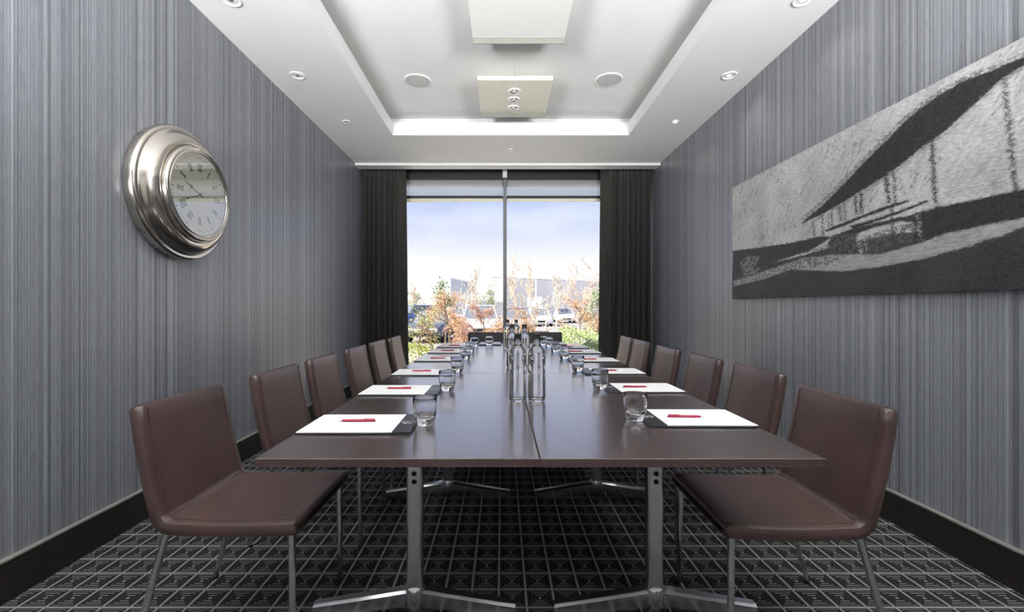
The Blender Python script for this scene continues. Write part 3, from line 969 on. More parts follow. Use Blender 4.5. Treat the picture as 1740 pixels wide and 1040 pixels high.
def bottle_proto():
    root = empty('water_bottle')
    out = [(0.0, 0.0040), (0.020, 0.0040), (0.027, 0.0008), (0.0325, 0.0012), (0.0365, 0.0070), (0.0388, 0.018), (0.0394, 0.024), (0.0388, 0.030), (0.0392, 0.034), (0.0390, 0.120), (0.0394, 0.200), (0.0391, 0.210),
           (0.0378, 0.2205), (0.0350, 0.2305), (0.0300, 0.2395), (0.0235, 0.2460), (0.0182, 0.2510), (0.0168, 0.257), (0.0166, 0.280), (0.0175, 0.282), (0.0175, 0.286)]
    inn = [(0.0148, 0.286), (0.0146, 0.257), (0.0160, 0.2500), (0.0222, 0.2440), (0.0285, 0.2375), (0.0330, 0.2290), (0.0358, 0.2195), (0.0370, 0.205), (0.0368, 0.120), (0.0370, 0.034), (0.0362, 0.020), (0.030, 0.0105), (0.0, 0.0085)]
    MB().lathe(out + inn, 40).build('glass_body', M_BOTTLEGLASS, root, smooth='all', weld=True)
    e = 0.0003
    wat = [(0.0, 0.0085 - e), (0.030 + e, 0.0105 - e), (0.0362 + e, 0.020), (0.0370 + e, 0.034), (0.0368 + e, 0.120), (0.0370 + e, 0.205), (0.0358 + e, 0.2195), (0.0330 + e, 0.2290), (0.0285 + e, 0.2375), (0.0222 + e, 0.2440), (0.0160 + e, 0.2500), (0.0146 + e, 0.257), (0.0147 + e, 0.266), (0.0, 0.266)]
    MB().lathe(wat, 40).build('water', M_WATER, root, smooth=True, weld=True)
    cp = MB().lathe([(0.0003, 0.3035), (0.0145, 0.3035), (0.0160, 0.302), (0.0162, 0.2865), (0.0003, 0.2865)], 28).build('cap', M_BLACK, root, smooth=True, weld=True)
    # thin printed strokes on the front, too faint to read
    mk = MB()
    for j, (a0, z0_, h_) in enumerate(((-0.62, 0.128, 0.020), (-0.42, 0.128, 0.020), (-0.22, 0.128, 0.020), (0.02, 0.128, 0.020), (0.22, 0.128, 0.020))):
        vs = []
        for q in (a0, a0 + 0.05):
            for zz in (z0_, z0_ + h_):
                vs.append((0.03955 * math.sin(q), -0.03955 * math.cos(q), zz))
        mk.add(vs, [(0, 2, 3, 1)])
    mk.build('printed_mark', M_BOTTLEMARK, root, normals=False)
    return root


bot0 = bottle_proto()
BOT = [(0.071, 1.985, 'pair nearest the open table end', 'clock'), (0.156, 1.985, 'pair nearest the open table end', 'canvas'),
       (0.070, 3.09, 'pair in the middle of the table row', 'clock'), (0.156, 3.09, 'pair in the middle of the table row', 'canvas'),
       (0.054, 4.25, 'pair towards the window', 'clock'), (0.137, 4.25, 'pair towards the window', 'canvas')]
for k, (x, y, wh, sd) in enumerate(BOT):
    b = bot0 if k == 0 else copy_tree(bot0)
    b.location = (x, y, TZ)
    b.rotation_euler = (0, 0, rng.uniform(-0.3, 0.3))
    tag(b, 'black-capped water bottle, %s side one of the %s' % (sd, wh), 'bottle', 'water bottles along the table centre')

# ------------------------------------------------------------------ wall clock
ck = empty('wall_clock', (WL, 2.68, 1.848))
tag(ck, 'large round brushed metal clock with Roman numerals on the striped wall', 'clock')
MB().lathe([(0.20, 0.001), (0.385, 0.001), (0.394, 0.010), (0.398, 0.030), (0.396, 0.050), (0.388, 0.064), (0.378, 0.068), (0.372, 0.064), (0.366, 0.068),
            (0.356, 0.088), (0.340, 0.108), (0.320, 0.122), (0.300, 0.128), (0.290, 0.127), (0.285, 0.120), (0.20, 0.120)], 96, axis='X').build('rim', M_NICKEL, ck, smooth='all')
MB().lathe([(0.284, 0.118), (0.283, 0.140), (0.278, 0.152), (0.270, 0.156), (0.262, 0.152), (0.258, 0.146), (0.254, 0.152), (0.249, 0.154), (0.246, 0.150), (0.245, 0.128)], 96, axis='X').build('bezel', M_NICKEL, ck, smooth='all')
dl = MB().lathe([(0.0003, 0.140), (0.2455, 0.140), (0.2455, 0.134)], 80, axis='X').build('dial', M_DIAL, ck)
DX = 0.1406


def dial_stroke(mb, a, b, w, x=DX, th=0.0012):
    """bar on the dial from a to b; dial plane: +u = away from camera (y), +v = up"""
    a, b = Vector(a), Vector(b)
    d = (b - a).normalized()
    p = Vector((-d.y, d.x)) * (w / 2)
    q = [a + p, b + p, b - p, a - p]
    mb.prism([(v.x, v.y) for v in q], 'X', x, x + th)


ROM = ['XII', 'I', 'II', 'III', 'IV', 'V', 'VI', 'VII', 'VIII', 'IX', 'X', 'XI']
for h in range(12):
    mb = MB()
    ang = -h * PI / 6                                # clockwise seen from the room (away from the camera is +u, to the right)
    g = ROM[h]
    wd = {'I': 0.011, 'V': 0.019, 'X': 0.019}
    tot = sum(wd[c] for c in g)
    x = -tot / 2
    H = 0.042
    R0 = 0.162
    def pt(px, py):
        yv = R0 + py
        return (px * math.cos(ang) - yv * math.sin(ang), px * math.sin(ang) + yv * math.cos(ang))
    for c in g:
        w = wd[c]
        if c == 'I':
            dial_stroke(mb, pt(x + w / 2, -H / 2), pt(x + w / 2, H / 2), 0.0042)
        elif c == 'V':
            dial_stroke(mb, pt(x + 0.002, H / 2), pt(x + w / 2, -H / 2), 0.0042)
            dial_stroke(mb, pt(x + w - 0.002, H / 2), pt(x + w / 2, -H / 2), 0.0020)
        else:
            dial_stroke(mb, pt(x + 0.002, H / 2), pt(x + w - 0.002, -H / 2), 0.0042)
            dial_stroke(mb, pt(x + w - 0.002, H / 2), pt(x + 0.002, -H / 2), 0.0020)
        x += w
    for e in (-H / 2, H / 2):
        dial_stroke(mb, pt(-tot / 2, e), pt(tot / 2, e), 0.0022)
    mb.build('numeral', M_INK, dl)
mt = MB()
for k in range(60):
    a = k * PI / 30
    u = (math.sin(a), math.cos(a))
    r0, r1 = (0.216, 0.224) if k % 5 else (0.213, 0.226)
    dial_stroke(mt, (u[0] * r0, u[1] * r0), (u[0] * r1, u[1] * r1), 0.0018 if k % 5 else 0.005)
mt.build('minute_marks', M_INK, dl)
for nm, hrs, ln, w, xx in (('hour_hand', 9.72 / 12, 0.125, 0.010, 0.1425), ('minute_hand', 41 / 60, 0.19, 0.006, 0.1440)):
    a = hrs * 2 * PI
    u = Vector((math.sin(a), math.cos(a)))
    hd = MB()
    dial_stroke(hd, -u * 0.03, u * ln, w * 0.55, xx)
    p = Vector((-u.y, u.x))
    c = u * ln * 0.62
    hd.prism([((c + u * 0.022).x, (c + u * 0.022).y), ((c + p * w).x, (c + p * w).y), ((c - u * 0.016).x, (c - u * 0.016).y), ((c - p * w).x, (c - p * w).y)], 'X', xx, xx + 0.0012)
    hd.build(nm, M_INK, ck)
MB().lathe([(0.0003, 0.1468), (0.007, 0.1465), (0.009, 0.1425)], 20, axis='X').build('hand_pivot', M_INK, ck, smooth=True)
MB().lathe([(0.0003, 0.149), (0.2465, 0.149)], 64, axis='X').build('glass', M_CLOCKGLASS, ck, normals=False)

# ------------------------------------------------------------------ canvas on the right wall
PX = WR - 0.035                     # face of the canvas
PY0, PY1, PZ0, PZ1 = 1.30, 4.015, 1.238, 2.250


def wuv(zx, zy):
    """point of the print, from the study crop of the photograph, on the plane of the canvas"""
    x, y = 1220 + zx * 520 / 1176.0, 60 + zy * 460 / 1040.0
    Y = F * PX / (x - CX)
    return (Y, EYE - (y - CY) * Y / F)


def inside(poly, U, V):
    r = np.zeros(U.shape, bool)
    n = len(poly)
    for i in range(n):
        x1, y1 = poly[i]
        x2, y2 = poly[(i + 1) % n]
        if y1 == y2: continue
        c = ((y1 > V) != (y2 > V)) & (U < (x2 - x1) * (V - y1) / (y2 - y1) + x1)
        r ^= c
    return r


def vnoise(U, V, su, sv, seed):
    rs = np.random.RandomState(seed)
    g = rs.rand(256, 256)
    x, y = U * su, V * sv
    xi, yi = np.floor(x).astype(int), np.floor(y).astype(int)
    fx, fy = x - xi, y - yi
    fx, fy = fx * fx * (3 - 2 * fx), fy * fy * (3 - 2 * fy)
    a, b = g[xi % 256, yi % 256], g[(xi + 1) % 256, yi % 256]
    c, d = g[xi % 256, (yi + 1) % 256], g[(xi + 1) % 256, (yi + 1) % 256]
    return (a * (1 - fx) + b * fx) * (1 - fy) + (c * (1 - fx) + d * fx) * fy


NU, NV = 760, 284
uu = np.linspace(PY0, PY1, NU)
vv = np.linspace(PZ0, PZ1, NV)
U, V = np.meshgrid(uu, vv, indexing='ij')
# dry-brush edges: every shape is looked up at several slightly disturbed places and averaged
JIT = []
for k in range(5):
    JIT.append(((vnoise(U * 0.8 + V * 0.6, V, 22, 150, 30 + k) - 0.5) * 0.030 + (vnoise(U, V, 200, 200, 40 + k) - 0.5) * 0.010,
                (vnoise(U, V, 60, 160, 50 + k) - 0.5) * 0.014 + (vnoise(U, V, 200, 200, 60 + k) - 0.5) * 0.008))
D1, D2 = (U * 0.8 + V * 0.6), (-U * 0.6 + V * 0.8)       # stroke directions
str1 = vnoise(D2, D1, 12, 90, 5)
str2 = vnoise(U + V * 0.3, V, 18, 120, 6)
blot = vnoise(U, V, 7, 9, 7)
tone = 0.50 + 0.16 * (blot - 0.5) + 0.10 * (vnoise(U, V, 2.5, 3.5, 21) - 0.5) + 0.10 * (str1 - 0.5) + 0.12 * (vnoise(U, V, 130, 130, 8) - 0.5)
speck = (vnoise(D2, D1, 30, 110, 9) > 0.80) & (vnoise(U, V, 5, 6, 10) > 0.45)
tone = np.where(speck, tone * 0.62, tone)


def paint(pts, val, ragged=True, cover=1.0, tex=None):
    global tone
    pl = [wuv(*p) for p in pts]
    us, vs = [p[0] for p in pl], [p[1] for p in pl]
    i0, i1 = np.searchsorted(uu, [min(us) - 0.04, max(us) + 0.04])
    j0, j1 = np.searchsorted(vv, [min(vs) - 0.03, max(vs) + 0.03])
    if i1 <= i0 or j1 <= j0: return
    sl = (slice(i0, i1), slice(j0, j1))
    m = sum(inside(pl, U[sl] + a[sl], V[sl] + b[sl]).astype(float) for a, b in JIT) / len(JIT)
    if tex is not None: m = m * tex[sl]
    m = m * cover
    v = val[sl] if isinstance(val, np.ndarray) else val
    tone[sl] = v * m + tone[sl] * (1 - m)


def stroke(p, q, w, val, cover=1.0, tex=None):
    d = Vector((q[0] - p[0], q[1] - p[1])).normalized()
    n = (-d.y * w / 2, d.x * w / 2)
    paint([(p[0] + n[0], p[1] + n[1]), (q[0] + n[0], q[1] + n[1]), (q[0] - n[0], q[1] - n[1]), (p[0] - n[0], p[1] - n[1])], val, True, cover, tex)


DK, MD = 0.020, 0.06
rough1 = np.clip((vnoise(U, V, 110, 190, 11) - 0.30) * 4, 0, 1)
rough2 = np.clip((vnoise(U + V, V, 60, 190, 12) - 0.38) * 4, 0, 1)
# ground below everything
paint([(40, 905), (180, 880), (330, 845), (480, 800), (700, 760), (900, 745), (1176, 690), (1450, 640), (1450, 1100), (40, 1100)], 0.030 + 0.02 * blot)
# bank of pale ground
paint([(58, 945), (180, 905), (330, 855), (440, 842), (620, 842), (780, 797), (860, 765), (1000, 735), (1176, 700), (1450, 640),
       (1450, 670), (1176, 735), (1100, 765), (960, 810), (820, 850), (650, 885), (500, 905), (420, 905), (280, 900), (180, 935), (60, 965)], 0.36 + 0.14 * (str2 - 0.5), True, 1.0, None)
paint([(58, 935), (180, 905), (420, 800), (520, 830), (440, 880), (300, 900), (60, 965)], 0.045, True, 0.8, 1 - rough1)
paint([(90, 860), (150, 842), (165, 880), (150, 915), (100, 925)], 0.30, True, 0.9, rough2)
# dark verge at the far side
paint([(56, 828), (160, 815), (280, 797), (400, 770), (440, 775), (400, 800), (350, 830), (250, 860), (170, 890), (100, 905), (56, 925)], 0.032)
paint([(120, 845), (160, 850), (140, 900), (90, 910), (85, 870)], 0.27, True, 0.8, rough2)
# long dark belt under the deck
paint([(440, 770), (520, 742), (640, 712), (740, 690), (840, 660), (1000, 628), (1176, 588), (1450, 530), (1450, 630), (1176, 698), (1050, 722), (900, 752), (850, 770), (780, 792), (760, 720), (700, 715), (600, 740), (540, 760), (520, 830), (450, 835), (420, 800)], 0.030)
paint([(560, 770), (760, 715), (765, 790), (620, 840), (540, 835)], 0.10, True, 0.9, rough1)
paint([(440, 770), (530, 760), (525, 835), (420, 838)], 0.12, True, 0.8, rough2)
for a, b, w in (((538, 765), (548, 850), 16), ((562, 765), (572, 840), 9), ((770, 685), (780, 790), 12)):
    stroke(a, b, w, 0.40, 0.9, rough1)
stroke((755, 705), (765, 792), 12, DK)
# deck
paint([(405, 750), (500, 712), (600, 672), (690, 642), (725, 632), (735, 640), (640, 672), (560, 700), (490, 730), (420, 755)], DK)
paint([(500, 735), (600, 705), (700, 672), (805, 632), (812, 640), (720, 676), (620, 712), (520, 745)], DK)
# sweeping roof
roof_up = [(325, 717), (400, 655), (470, 585), (560, 490), (640, 410), (720, 330), (780, 278), (870, 218), (950, 172), (1040, 140), (1110, 108), (1176, 82), (1330, 40), (1500, 10)]
roof_lo = [(1500, 60), (1330, 85), (1176, 118), (1110, 155), (1040, 215), (960, 290), (880, 365), (820, 405), (760, 450), (700, 500), (640, 542), (560, 592), (480, 642), (400, 688), (325, 722)]
paint([(x - 6, y - 16) for x, y in roof_up] + [(x, y + 10) for x, y in roof_up[::-1]], 0.10, True, 0.75, rough1)
paint(roof_up + roof_lo, DK + 0.012 * str1)
paint([(x, y) for x, y in roof_lo] + [(x + 4, y + 14) for x, y in roof_lo[::-1]], 0.14, True, 0.6, rough2)
# pillars and stays
for a, b, w, c in (((366, 712), (370, 775), 7, .9), ((400, 692), (403, 768), 8, .9), ((423, 685), (427, 745), 6, .9), ((436, 675), (440, 742), 7, .9), ((466, 655), (474, 715), 16, .7), ((486, 645), (490, 712), 9, .7),
                   ((528, 618), (532, 690), 13, .9), ((548, 605), (553, 685), 15, .95), ((646, 535), (656, 645), 17, .9), ((672, 520), (682, 640), 12, .85), ((820, 395), (836, 645), 19, .9), ((1100, 165), (1142, 600), 22, .85),
                   ((835, 640), (840, 760), 20, .5), ((668, 650), (674, 825), 13, .8), ((1290, 75), (1345, 560), 24, .85)):
    stroke(a, b, w, DK, c, np.clip((vnoise(U, V, 140, 210, int(a[0])) - 0.15) * 4, 0, 1))
for a, b in (((680, 520), (738, 640)), ((805, 420), (745, 585)), ((770, 470), (748, 590)), ((900, 410), (1085, 590))):
    stroke(a, b, 5, 0.16, 0.6)
stroke((330, 865), (520, 815), 4, 0.05, 0.8)
stroke((880, 610), (1080, 580), 26, 0.25, 0.5, rough2)
tone = np.clip(tone + (vnoise(U, V, 170, 170, 20) - 0.5) * 0.03, 0.012, 0.8)

art = empty('canvas_picture', (WR, (PY0 + PY1) / 2, PZ0))
tag(art, 'wide black and white canvas of a sweeping roof on thin pillars', 'picture')
art.location = (WR, 0, 0)
MB().box(-0.0335, -0.001, PY0, PY1, PZ0, PZ1).build('stretcher', M_CANVAS, art)
me = bpy.data.meshes.new('print')
co = np.stack([np.full(U.size, PX - WR), U.ravel(), V.ravel()], 1)
idx = np.arange(NU * NV).reshape(NU, NV)
quads = np.stack([idx[:-1, :-1], idx[:-1, 1:], idx[1:, 1:], idx[1:, :-1]], -1).reshape(-1, 4)
me.vertices.add(len(co)); me.vertices.foreach_set('co', co.ravel())
me.loops.add(quads.size); me.loops.foreach_set('vertex_index', quads.ravel())
me.polygons.add(len(quads)); me.polygons.foreach_set('loop_start', np.arange(0, quads.size, 4))
me.update(calc_edges=True)
ca = me.color_attributes.new('print', 'FLOAT_COLOR', 'POINT')
tv = tone.ravel()
ca.data.foreach_set('color', np.stack([tv, tv * 1.0, tv * 0.995, np.ones_like(tv)], 1).astype(np.float32).ravel())
me.materials.append(M_PRINT)
po = bpy.data.objects.new('print', me)
COL.objects.link(po)
po.parent = art

# ------------------------------------------------------------------ ceiling fittings
def downlight(x, y, lit, label, group, r=0.052):
    root = empty('downlight', (x, y, ZS))
    MB().lathe([(r, -0.0005), (r + 0.010, -0.0005), (r + 0.009, -0.006), (r + 0.002, -0.009), (r - 0.006, -0.006), (r - 0.010, -0.001)], 32).build('bezel', M_TRIMW, root, smooth=True)
    MB().lathe([(r - 0.010, -0.001), (r - 0.016, -0.002), (r - 0.024, -0.004), (0.016, -0.0045)], 28).build('reflector', M_PANELW, root, smooth=True, normals=False)
    MB().lathe([(0.016, -0.0045), (0.010, -0.0065), (0.0003, -0.007)], 20).build('lamp', M_LAMP if lit else M_LAMPOFF, root, smooth=True)
    if lit:
        d = bpy.data.lights.new('downlight_beam', 'SPOT')
        d.energy = 2.5
        d.color = (1.0, 0.93, 0.84)
        d.spot_size = 2.0
        d.spot_blend = 0.9
        d.shadow_soft_size = 0.03
        o = bpy.data.objects.new('downlight_beam', d)
        COL.objects.link(o)
        o.parent = root
        o.location = (0, 0, -0.02)
    tag(root, label, 'light', group)


for i, y in enumerate((4.61, 3.69, 2.785, 1.87, 0.95)):
    nm = ['nearest the curtain', 'second from the curtain', 'third from the curtain', 'fourth from the curtain', 'fifth from the curtain'][i]
    downlight(-1.625 if i == 0 else -1.71, y, False, 'small recessed ceiling downlight %s above the clock wall' % nm, 'downlights in the ceiling border', 0.030 if i == 0 else 0.052)
    downlight(1.81 if i == 0 else 1.90, y, True, 'small recessed ceiling downlight %s above the canvas wall' % nm, 'downlights in the ceiling border', 0.030 if i == 0 else 0.052)
sd = empty('sprinkler_head', (0.107, 5.43, ZS))
MB().lathe([(0.0003, -0.001), (0.030, -0.001), (0.028, -0.008), (0.012, -0.012), (0.0003, -0.012)], 24).build('rosette', M_TRIMW, sd, smooth=True)
MB().lathe([(0.008, -0.0125), (0.006, -0.028), (0.014, -0.030), (0.014, -0.032), (0.0003, -0.032)], 16).build('deflector', M_CHROME, sd, smooth=True)
tag(sd, 'tiny sprinkler head in the ceiling before the window', 'sprinkler')

for x, y, wall in ((-0.817, 4.28, 'clock wall'), (1.03, 4.26, 'canvas wall')):
    root = empty('ceiling_speaker', (x, y, ZC))
    MB().lathe([(0.118, -0.0005), (0.134, -0.0005), (0.133, -0.006), (0.122, -0.010), (0.118, -0.008)], 48).build('ring', M_TRIMW, root, smooth=True)
    MB().lathe([(0.0003, -0.009), (0.06, -0.0085), (0.1178, -0.0065), (0.1178, -0.001)], 48).build('grille', M_GRILLE, root, smooth=True)
    tag(root, 'flat round speaker in the ceiling tray, on the %s side' % wall, 'speaker', 'round ceiling speakers')


def hung_panel(xc, y0, y1, half, z, mat, label, lights):
    yc = (y0 + y1) / 2
    root = empty('ceiling_panel', (xc, yc, z))
    h = (y1 - y0) / 2
    MB().cbox(-half, half, -h, h - 0.012, 0.0, 0.040, 0.003).build('board', mat, root)
    MB().cbox(-half, half, h - 0.0115, h, -0.042, 0.040, 0.003).build('rear_lip', M_PANELRIM, root)
    for sx in ((-0.0,) if lights else (-0.3, 0.3)):
        for sy in (-h + 0.06, h - 0.08):
            MB().tube([(sx, sy, 0.041), (sx, sy, ZC - z - 0.001)], 0.0025, 8).build('hanger_wire', M_CHROME, root, smooth=True)
            MB().lathe([(0.0003, 0.0405), (0.018, 0.0405), (0.012, 0.060), (0.004, 0.075), (0.0003, 0.075)], 16, (sx, sy, 0)).build('hanger_cone', M_CHROME, root, smooth=True)
    if lights:
        for k, yy in enumerate(lights):
            yl = yy - yc
            g = MB().lathe([(0.046, -0.0005), (0.064, -0.0005), (0.062, -0.007), (0.052, -0.011), (0.046, -0.007)], 32, (0, yl, 0)).build('spotlight', M_TRIMW, root, smooth=True)
            MB().lathe([(0.046, -0.0065), (0.036, -0.003), (0.022, -0.0015)], 28, (0, yl, 0)).build('reflector', M_LAMPOFF, g, smooth=True, normals=False)
            MB().lathe([(0.0225, -0.0015), (0.020, -0.008), (0.0003, -0.012)], 20, (0, yl, 0)).build('lamp', M_LAMPOFF, g, smooth=True)
            br = MB()
            for sx in (-0.034, 0.030):
                br.box(sx, sx + 0.004, yl - 0.02, yl + 0.02, -0.006, -0.0035)
            br.build('gimbal', M_BLACK, g)
    tag(root, label, 'panel', 'panels hung below the ceiling tray')


hung_panel(0.118, 3.985, 4.675, 0.342, EYE + 2.05, M_PANEL, 'square cream hung panel with three spotlights in a row', (4.19, 4.357, 4.535))
hung_panel(0.126, 2.68, 3.372, 0.352, EYE + 2.05, M_PANELW, 'plain square white hung panel without spotlights', None)

# invented fill lamps, unseen behind the viewer, added to brighten ceiling and walls
ADDED_FILL = 430.0
for x, wall in ((WL + 0.32, 'clock wall'), (WR - 0.32, 'canvas wall')):
    tl = empty('added_fill_lamp', (x, YF + 0.35, 0))
    MB().lathe([(0.0003, 0.0), (0.14, 0.0), (0.14, 0.015), (0.03, 0.03), (0.0003, 0.03)], 32).build('base', M_BLACK, tl, smooth=True)
    MB().tube([(0, 0, 0.03), (0, 0, 1.72)], 0.012, 12).build('pole', M_CHROME, tl, smooth=True)
    MB().lathe([(0.012, 1.70), (0.10, 1.76), (0.16, 1.84), (0.156, 1.84), (0.097, 1.765), (0.012, 1.71)], 32).build('bowl', M_CHROME, tl, smooth=True, normals=False)
    MB().lathe([(0.0003, 1.80), (0.03, 1.79), (0.035, 1.77), (0.02, 1.74), (0.0003, 1.735)], 20).build('bulb', mat_lamp('added_fill_bulb', (1.0, 0.95, 0.88), 20.0), tl, smooth=True)
    d = bpy.data.lights.new('added_fill_beam', 'SPOT')
    d.energy = ADDED_FILL
    d.color = (0.98, 0.985, 1.0)
    d.spot_size = math.radians(125)
    d.spot_blend = 0.75
    d.shadow_soft_size = 0.45
    o = bpy.data.objects.new('added_fill_beam', d)
    COL.objects.link(o); o.parent = tl
    o.location = (0, 0, 1.86)
    o.rotation_euler = Vector((0, 0.75, 1)).to_track_quat('-Z', 'Y').to_euler()
    tag(tl, 'unseen fill lamp added behind the viewer on the %s side' % wall, 'lamp', 'added fill lamps')

# ------------------------------------------------------------------ outdoors
ZG = -0.36
g = MB().box(-60, 70, 13.2, 160, ZG - 0.1, ZG).build('car_park_ground', M_ASPHALT)
struct(g, 'pale asphalt of the car park')
struct(MB().box(-30, 30, YB + 0.16, 13.0, -0.22, -0.12).build('planting_bed_ground', M_SOIL), 'mulched planting bed below the window')
struct(MB().box(-30, 30, YB + 0.16, 7.25, -0.119, -0.09).build('added_bounce_ground', M_BOUNCE), 'added pale strip bouncing daylight up through the window')  # unseen reflector strip, added to throw daylight onto the ceiling
struct(MB().box(-30, 30, 13.0, 13.2, -0.4, -0.09).build('kerb', M_KERB), 'pale kerb between planting bed and car park')


def rand_unit(r):
    while True:
        v = Vector((r.uniform(-1, 1), r.uniform(-1, 1), r.uniform(-1, 1)))
        if 0.05 < v.length < 1: return v.normalized()


def leaf_quads(mb, c, n, spread, size, r, flat=0.0):
    for _ in range(n):
        p = Vector(c) + Vector((r.gauss(0, 1), r.gauss(0, 1), r.gauss(0, 1) * (1 - flat))) * spread
        a = rand_unit(r)
        b = a.cross(rand_unit(r)).normalized()
        s_ = size * r.uniform(0.6, 1.3)
        mb.add([p - a * s_, p + b * s_ * 0.45, p + a * s_, p - b * s_ * 0.45], [(0, 1, 2, 3)])


def grow(r, base, height, spread, levels, trunk_r, lean=0.0, first_branch=0.3, nb=7, sub=4, up=0.6):
    """returns branch paths [(points, radii)] and tip positions"""
    paths, tips = [], []
    base = Vector(base)
    pts = [base]
    d = Vector((lean, 0, 1)).normalized()
    n = 6
    for i in range(n):
        d = (d + Vector((r.gauss(0, 0.10), r.gauss(0, 0.10), 0.05))).normalized()
        pts.append(pts[-1] + d * height / n)
    paths.append((pts, [trunk_r * (1 - 0.75 * i / n) for i in range(n + 1)]))
    tips.append(pts[-1])
    def branch(p, d, ln, rad, lev):
        q = [p]
        for i in range(3):
            d = (d + rand_unit(r) * 0.25 + Vector((0, 0, up * 0.15))).normalized()
            q.append(q[-1] + d * ln / 3)
        paths.append((q, [rad, rad * 0.8, rad * 0.55, rad * 0.25]))
        tips.append(q[-1]); tips.append(q[2])
        if lev > 0:
            for _ in range(sub):
                k = r.randint(1, 3)
                branch(q[k], (d + rand_unit(r) * 0.9).normalized(), ln * r.uniform(0.4, 0.65), rad * 0.5, lev - 1)
    for b in range(nb):
        f = first_branch + (1 - first_branch) * (b + r.random()) / nb
        i = min(n - 1, int(f * n))
        p = pts[i].lerp(pts[i + 1], f * n - i)
        a = r.uniform(0, 2 * PI)
        dd = Vector((math.cos(a), math.sin(a), up)).normalized()
        branch(p, dd, spread * r.uniform(0.6, 1.0) * (1.1 - 0.5 * f), trunk_r * 0.45, levels)
    return paths, tips


def plant(name, label, cat, group, base, height, spread, bark, leaf, seed, leaves=0, leaf_size=0.03, trunk_r=0.02, levels=1, first_branch=0.3, nb=7, sub=4, lean=0.0, up=0.6, lspread=0.07, sides=5):
    r = random.Random(seed)
    root = empty(name, base)
    paths, tips = grow(r, (0, 0, 0), height, spread, levels, trunk_r, lean, first_branch, nb, sub, up)
    mb = MB()
    mb.tube(paths[0][0], paths[0][1], 7)
    mb.build('stem', bark, root, smooth=True, normals=False)
    tw = MB()
    for p, ra in paths[1:]:
        tw.tube(p, [max(q, 0.016) for q in ra] if sides < 5 else ra, 4 if sides < 5 else 5, cap=False)
    if len(paths) > 1: tw.build('branches', bark, root, normals=False)
    if leaf and leaves:
        lf = MB()
        per = max(1, leaves // len(tips))
        for tpt in tips:
            leaf_quads(lf, tpt, per, lspread, leaf_size, r)
        lf.build('foliage', leaf, root, normals=False)
    tag(root, label, cat, group)
    return root


def bush(name, label, base, rx, ry, rz, leaf, seed, n=2600, size=0.035):
    r = random.Random(seed)
    root = empty(name, base)
    lf = MB()
    for _ in range(n):
        v = rand_unit(r)
        lump = 1 + 0.14 * math.sin(7 * v.x + seed) * math.cos(6 * v.y) + 0.1 * math.sin(11 * v.z + 5 * v.x)
        k = lump * r.uniform(0.78, 1.02)
        c = Vector((v.x * rx * k, v.y * ry * k, rz + v.z * rz * k))
        if c.z < 0.02: c.z = 0.02 + r.random() * 0.1
        leaf_quads(lf, c, 1, 0.012, size, r)
    lf.build('foliage', leaf, root, normals=False)
    core = MB()
    for k in range(9):
        a = k * 2 * PI / 9
        core.tube([(0, 0, 0), (rx * 0.4 * math.cos(a), ry * 0.4 * math.sin(a), rz * 0.9), (rx * 0.75 * math.cos(a), ry * 0.75 * math.sin(a), rz * 1.4)], [0.018, 0.012, 0.005], 5)
    core.build('stem', M_BARK, root)
    tag(root, label, 'bush')


ZB = -0.12


def gpos(px, Y, z=ZB):
    return ((px - CX) * Y / F, Y, z)


HG = 'beech hedge plants outside the window'
# (pixel x, depth, height, spread, leaves, seed, leaf material, label)
hedge = [
    (768, 9.4, 1.42, 0.62, 900, 11, M_BEECH, 'tall copper-leaved beech shrub with a bare trunk below its bushy head', 0.55, 0.028),
    (792, 10.6, 0.95, 0.60, 1500, 12, M_BEECHD, 'dense low rusty beech shrub beside the tall copper one', 0.12, 0.030),
    (824, 10.2, 1.05, 0.62, 1700, 13, M_BEECHD, 'dense rusty beech shrub in front of the silver car', 0.12, 0.030),
    (846, 9.8, 0.90, 0.42, 600, 14, M_BEECH, 'thin rusty beech shrub close to the window mullion', 0.15, 0.024),
    (712, 9.0, 1.15, 0.50, 420, 15, M_YGREEN, 'thin twiggy shrub with small yellow-green leaves beside the clock-side curtain', 0.2, 0.020),
    (739, 9.2, 1.18, 0.46, 260, 16, M_BEECH, 'crooked shrub with sparse copper leaves in front of the dark car', 0.35, 0.028),
    (873, 10.4, 0.95, 0.45, 380, 17, M_BEECHD, 'sparse rusty shrub behind the bottles', 0.2, 0.024),
    (902, 9.3, 1.22, 0.55, 520, 18, M_BEECH, 'golden beech shrub with a forked trunk below the lamp post', 0.25, 0.026),
    (925, 9.8, 0.92, 0.42, 420, 19, M_BEECH, 'small copper shrub between the lamp post and the bare stems', 0.2, 0.022),
    (944, 9.6, 0.90, 0.36, 90, 20, M_BEECHD, 'bare twiggy shrub above the green juniper', 0.3, 0.018),
    (984, 9.5, 1.28, 0.55, 900, 21, M_BEECH, 'copper-leaved beech shrub growing behind the green juniper', 0.35, 0.022),
    (1007, 9.7, 1.20, 0.45, 560, 22, M_BEECHD, 'dark-stemmed rusty beech shrub near the canvas-side curtain', 0.3, 0.024),
]
for px, Y, H, sp, lv, sd_, lm, lab, fb, tr in hedge:
    plant('beech_shrub', lab, 'shrub', HG, gpos(px, Y), H, sp, M_BARK, lm, sd_, int(lv * 1.7), 0.024, tr, 1, fb, 9, 4, up=0.5, lspread=0.055)
bush('juniper_bush', 'light green juniper spreading low outside beside the canvas-side curtain', gpos(985, 8.3), 0.62, 0.5, 0.46, M_GREEN, 31, 4200, 0.032)
bush('juniper_bush', 'smaller light green juniper low in front of the spreading one', gpos(1012, 7.6), 0.36, 0.32, 0.36, M_GREEN, 32, 2200, 0.030)
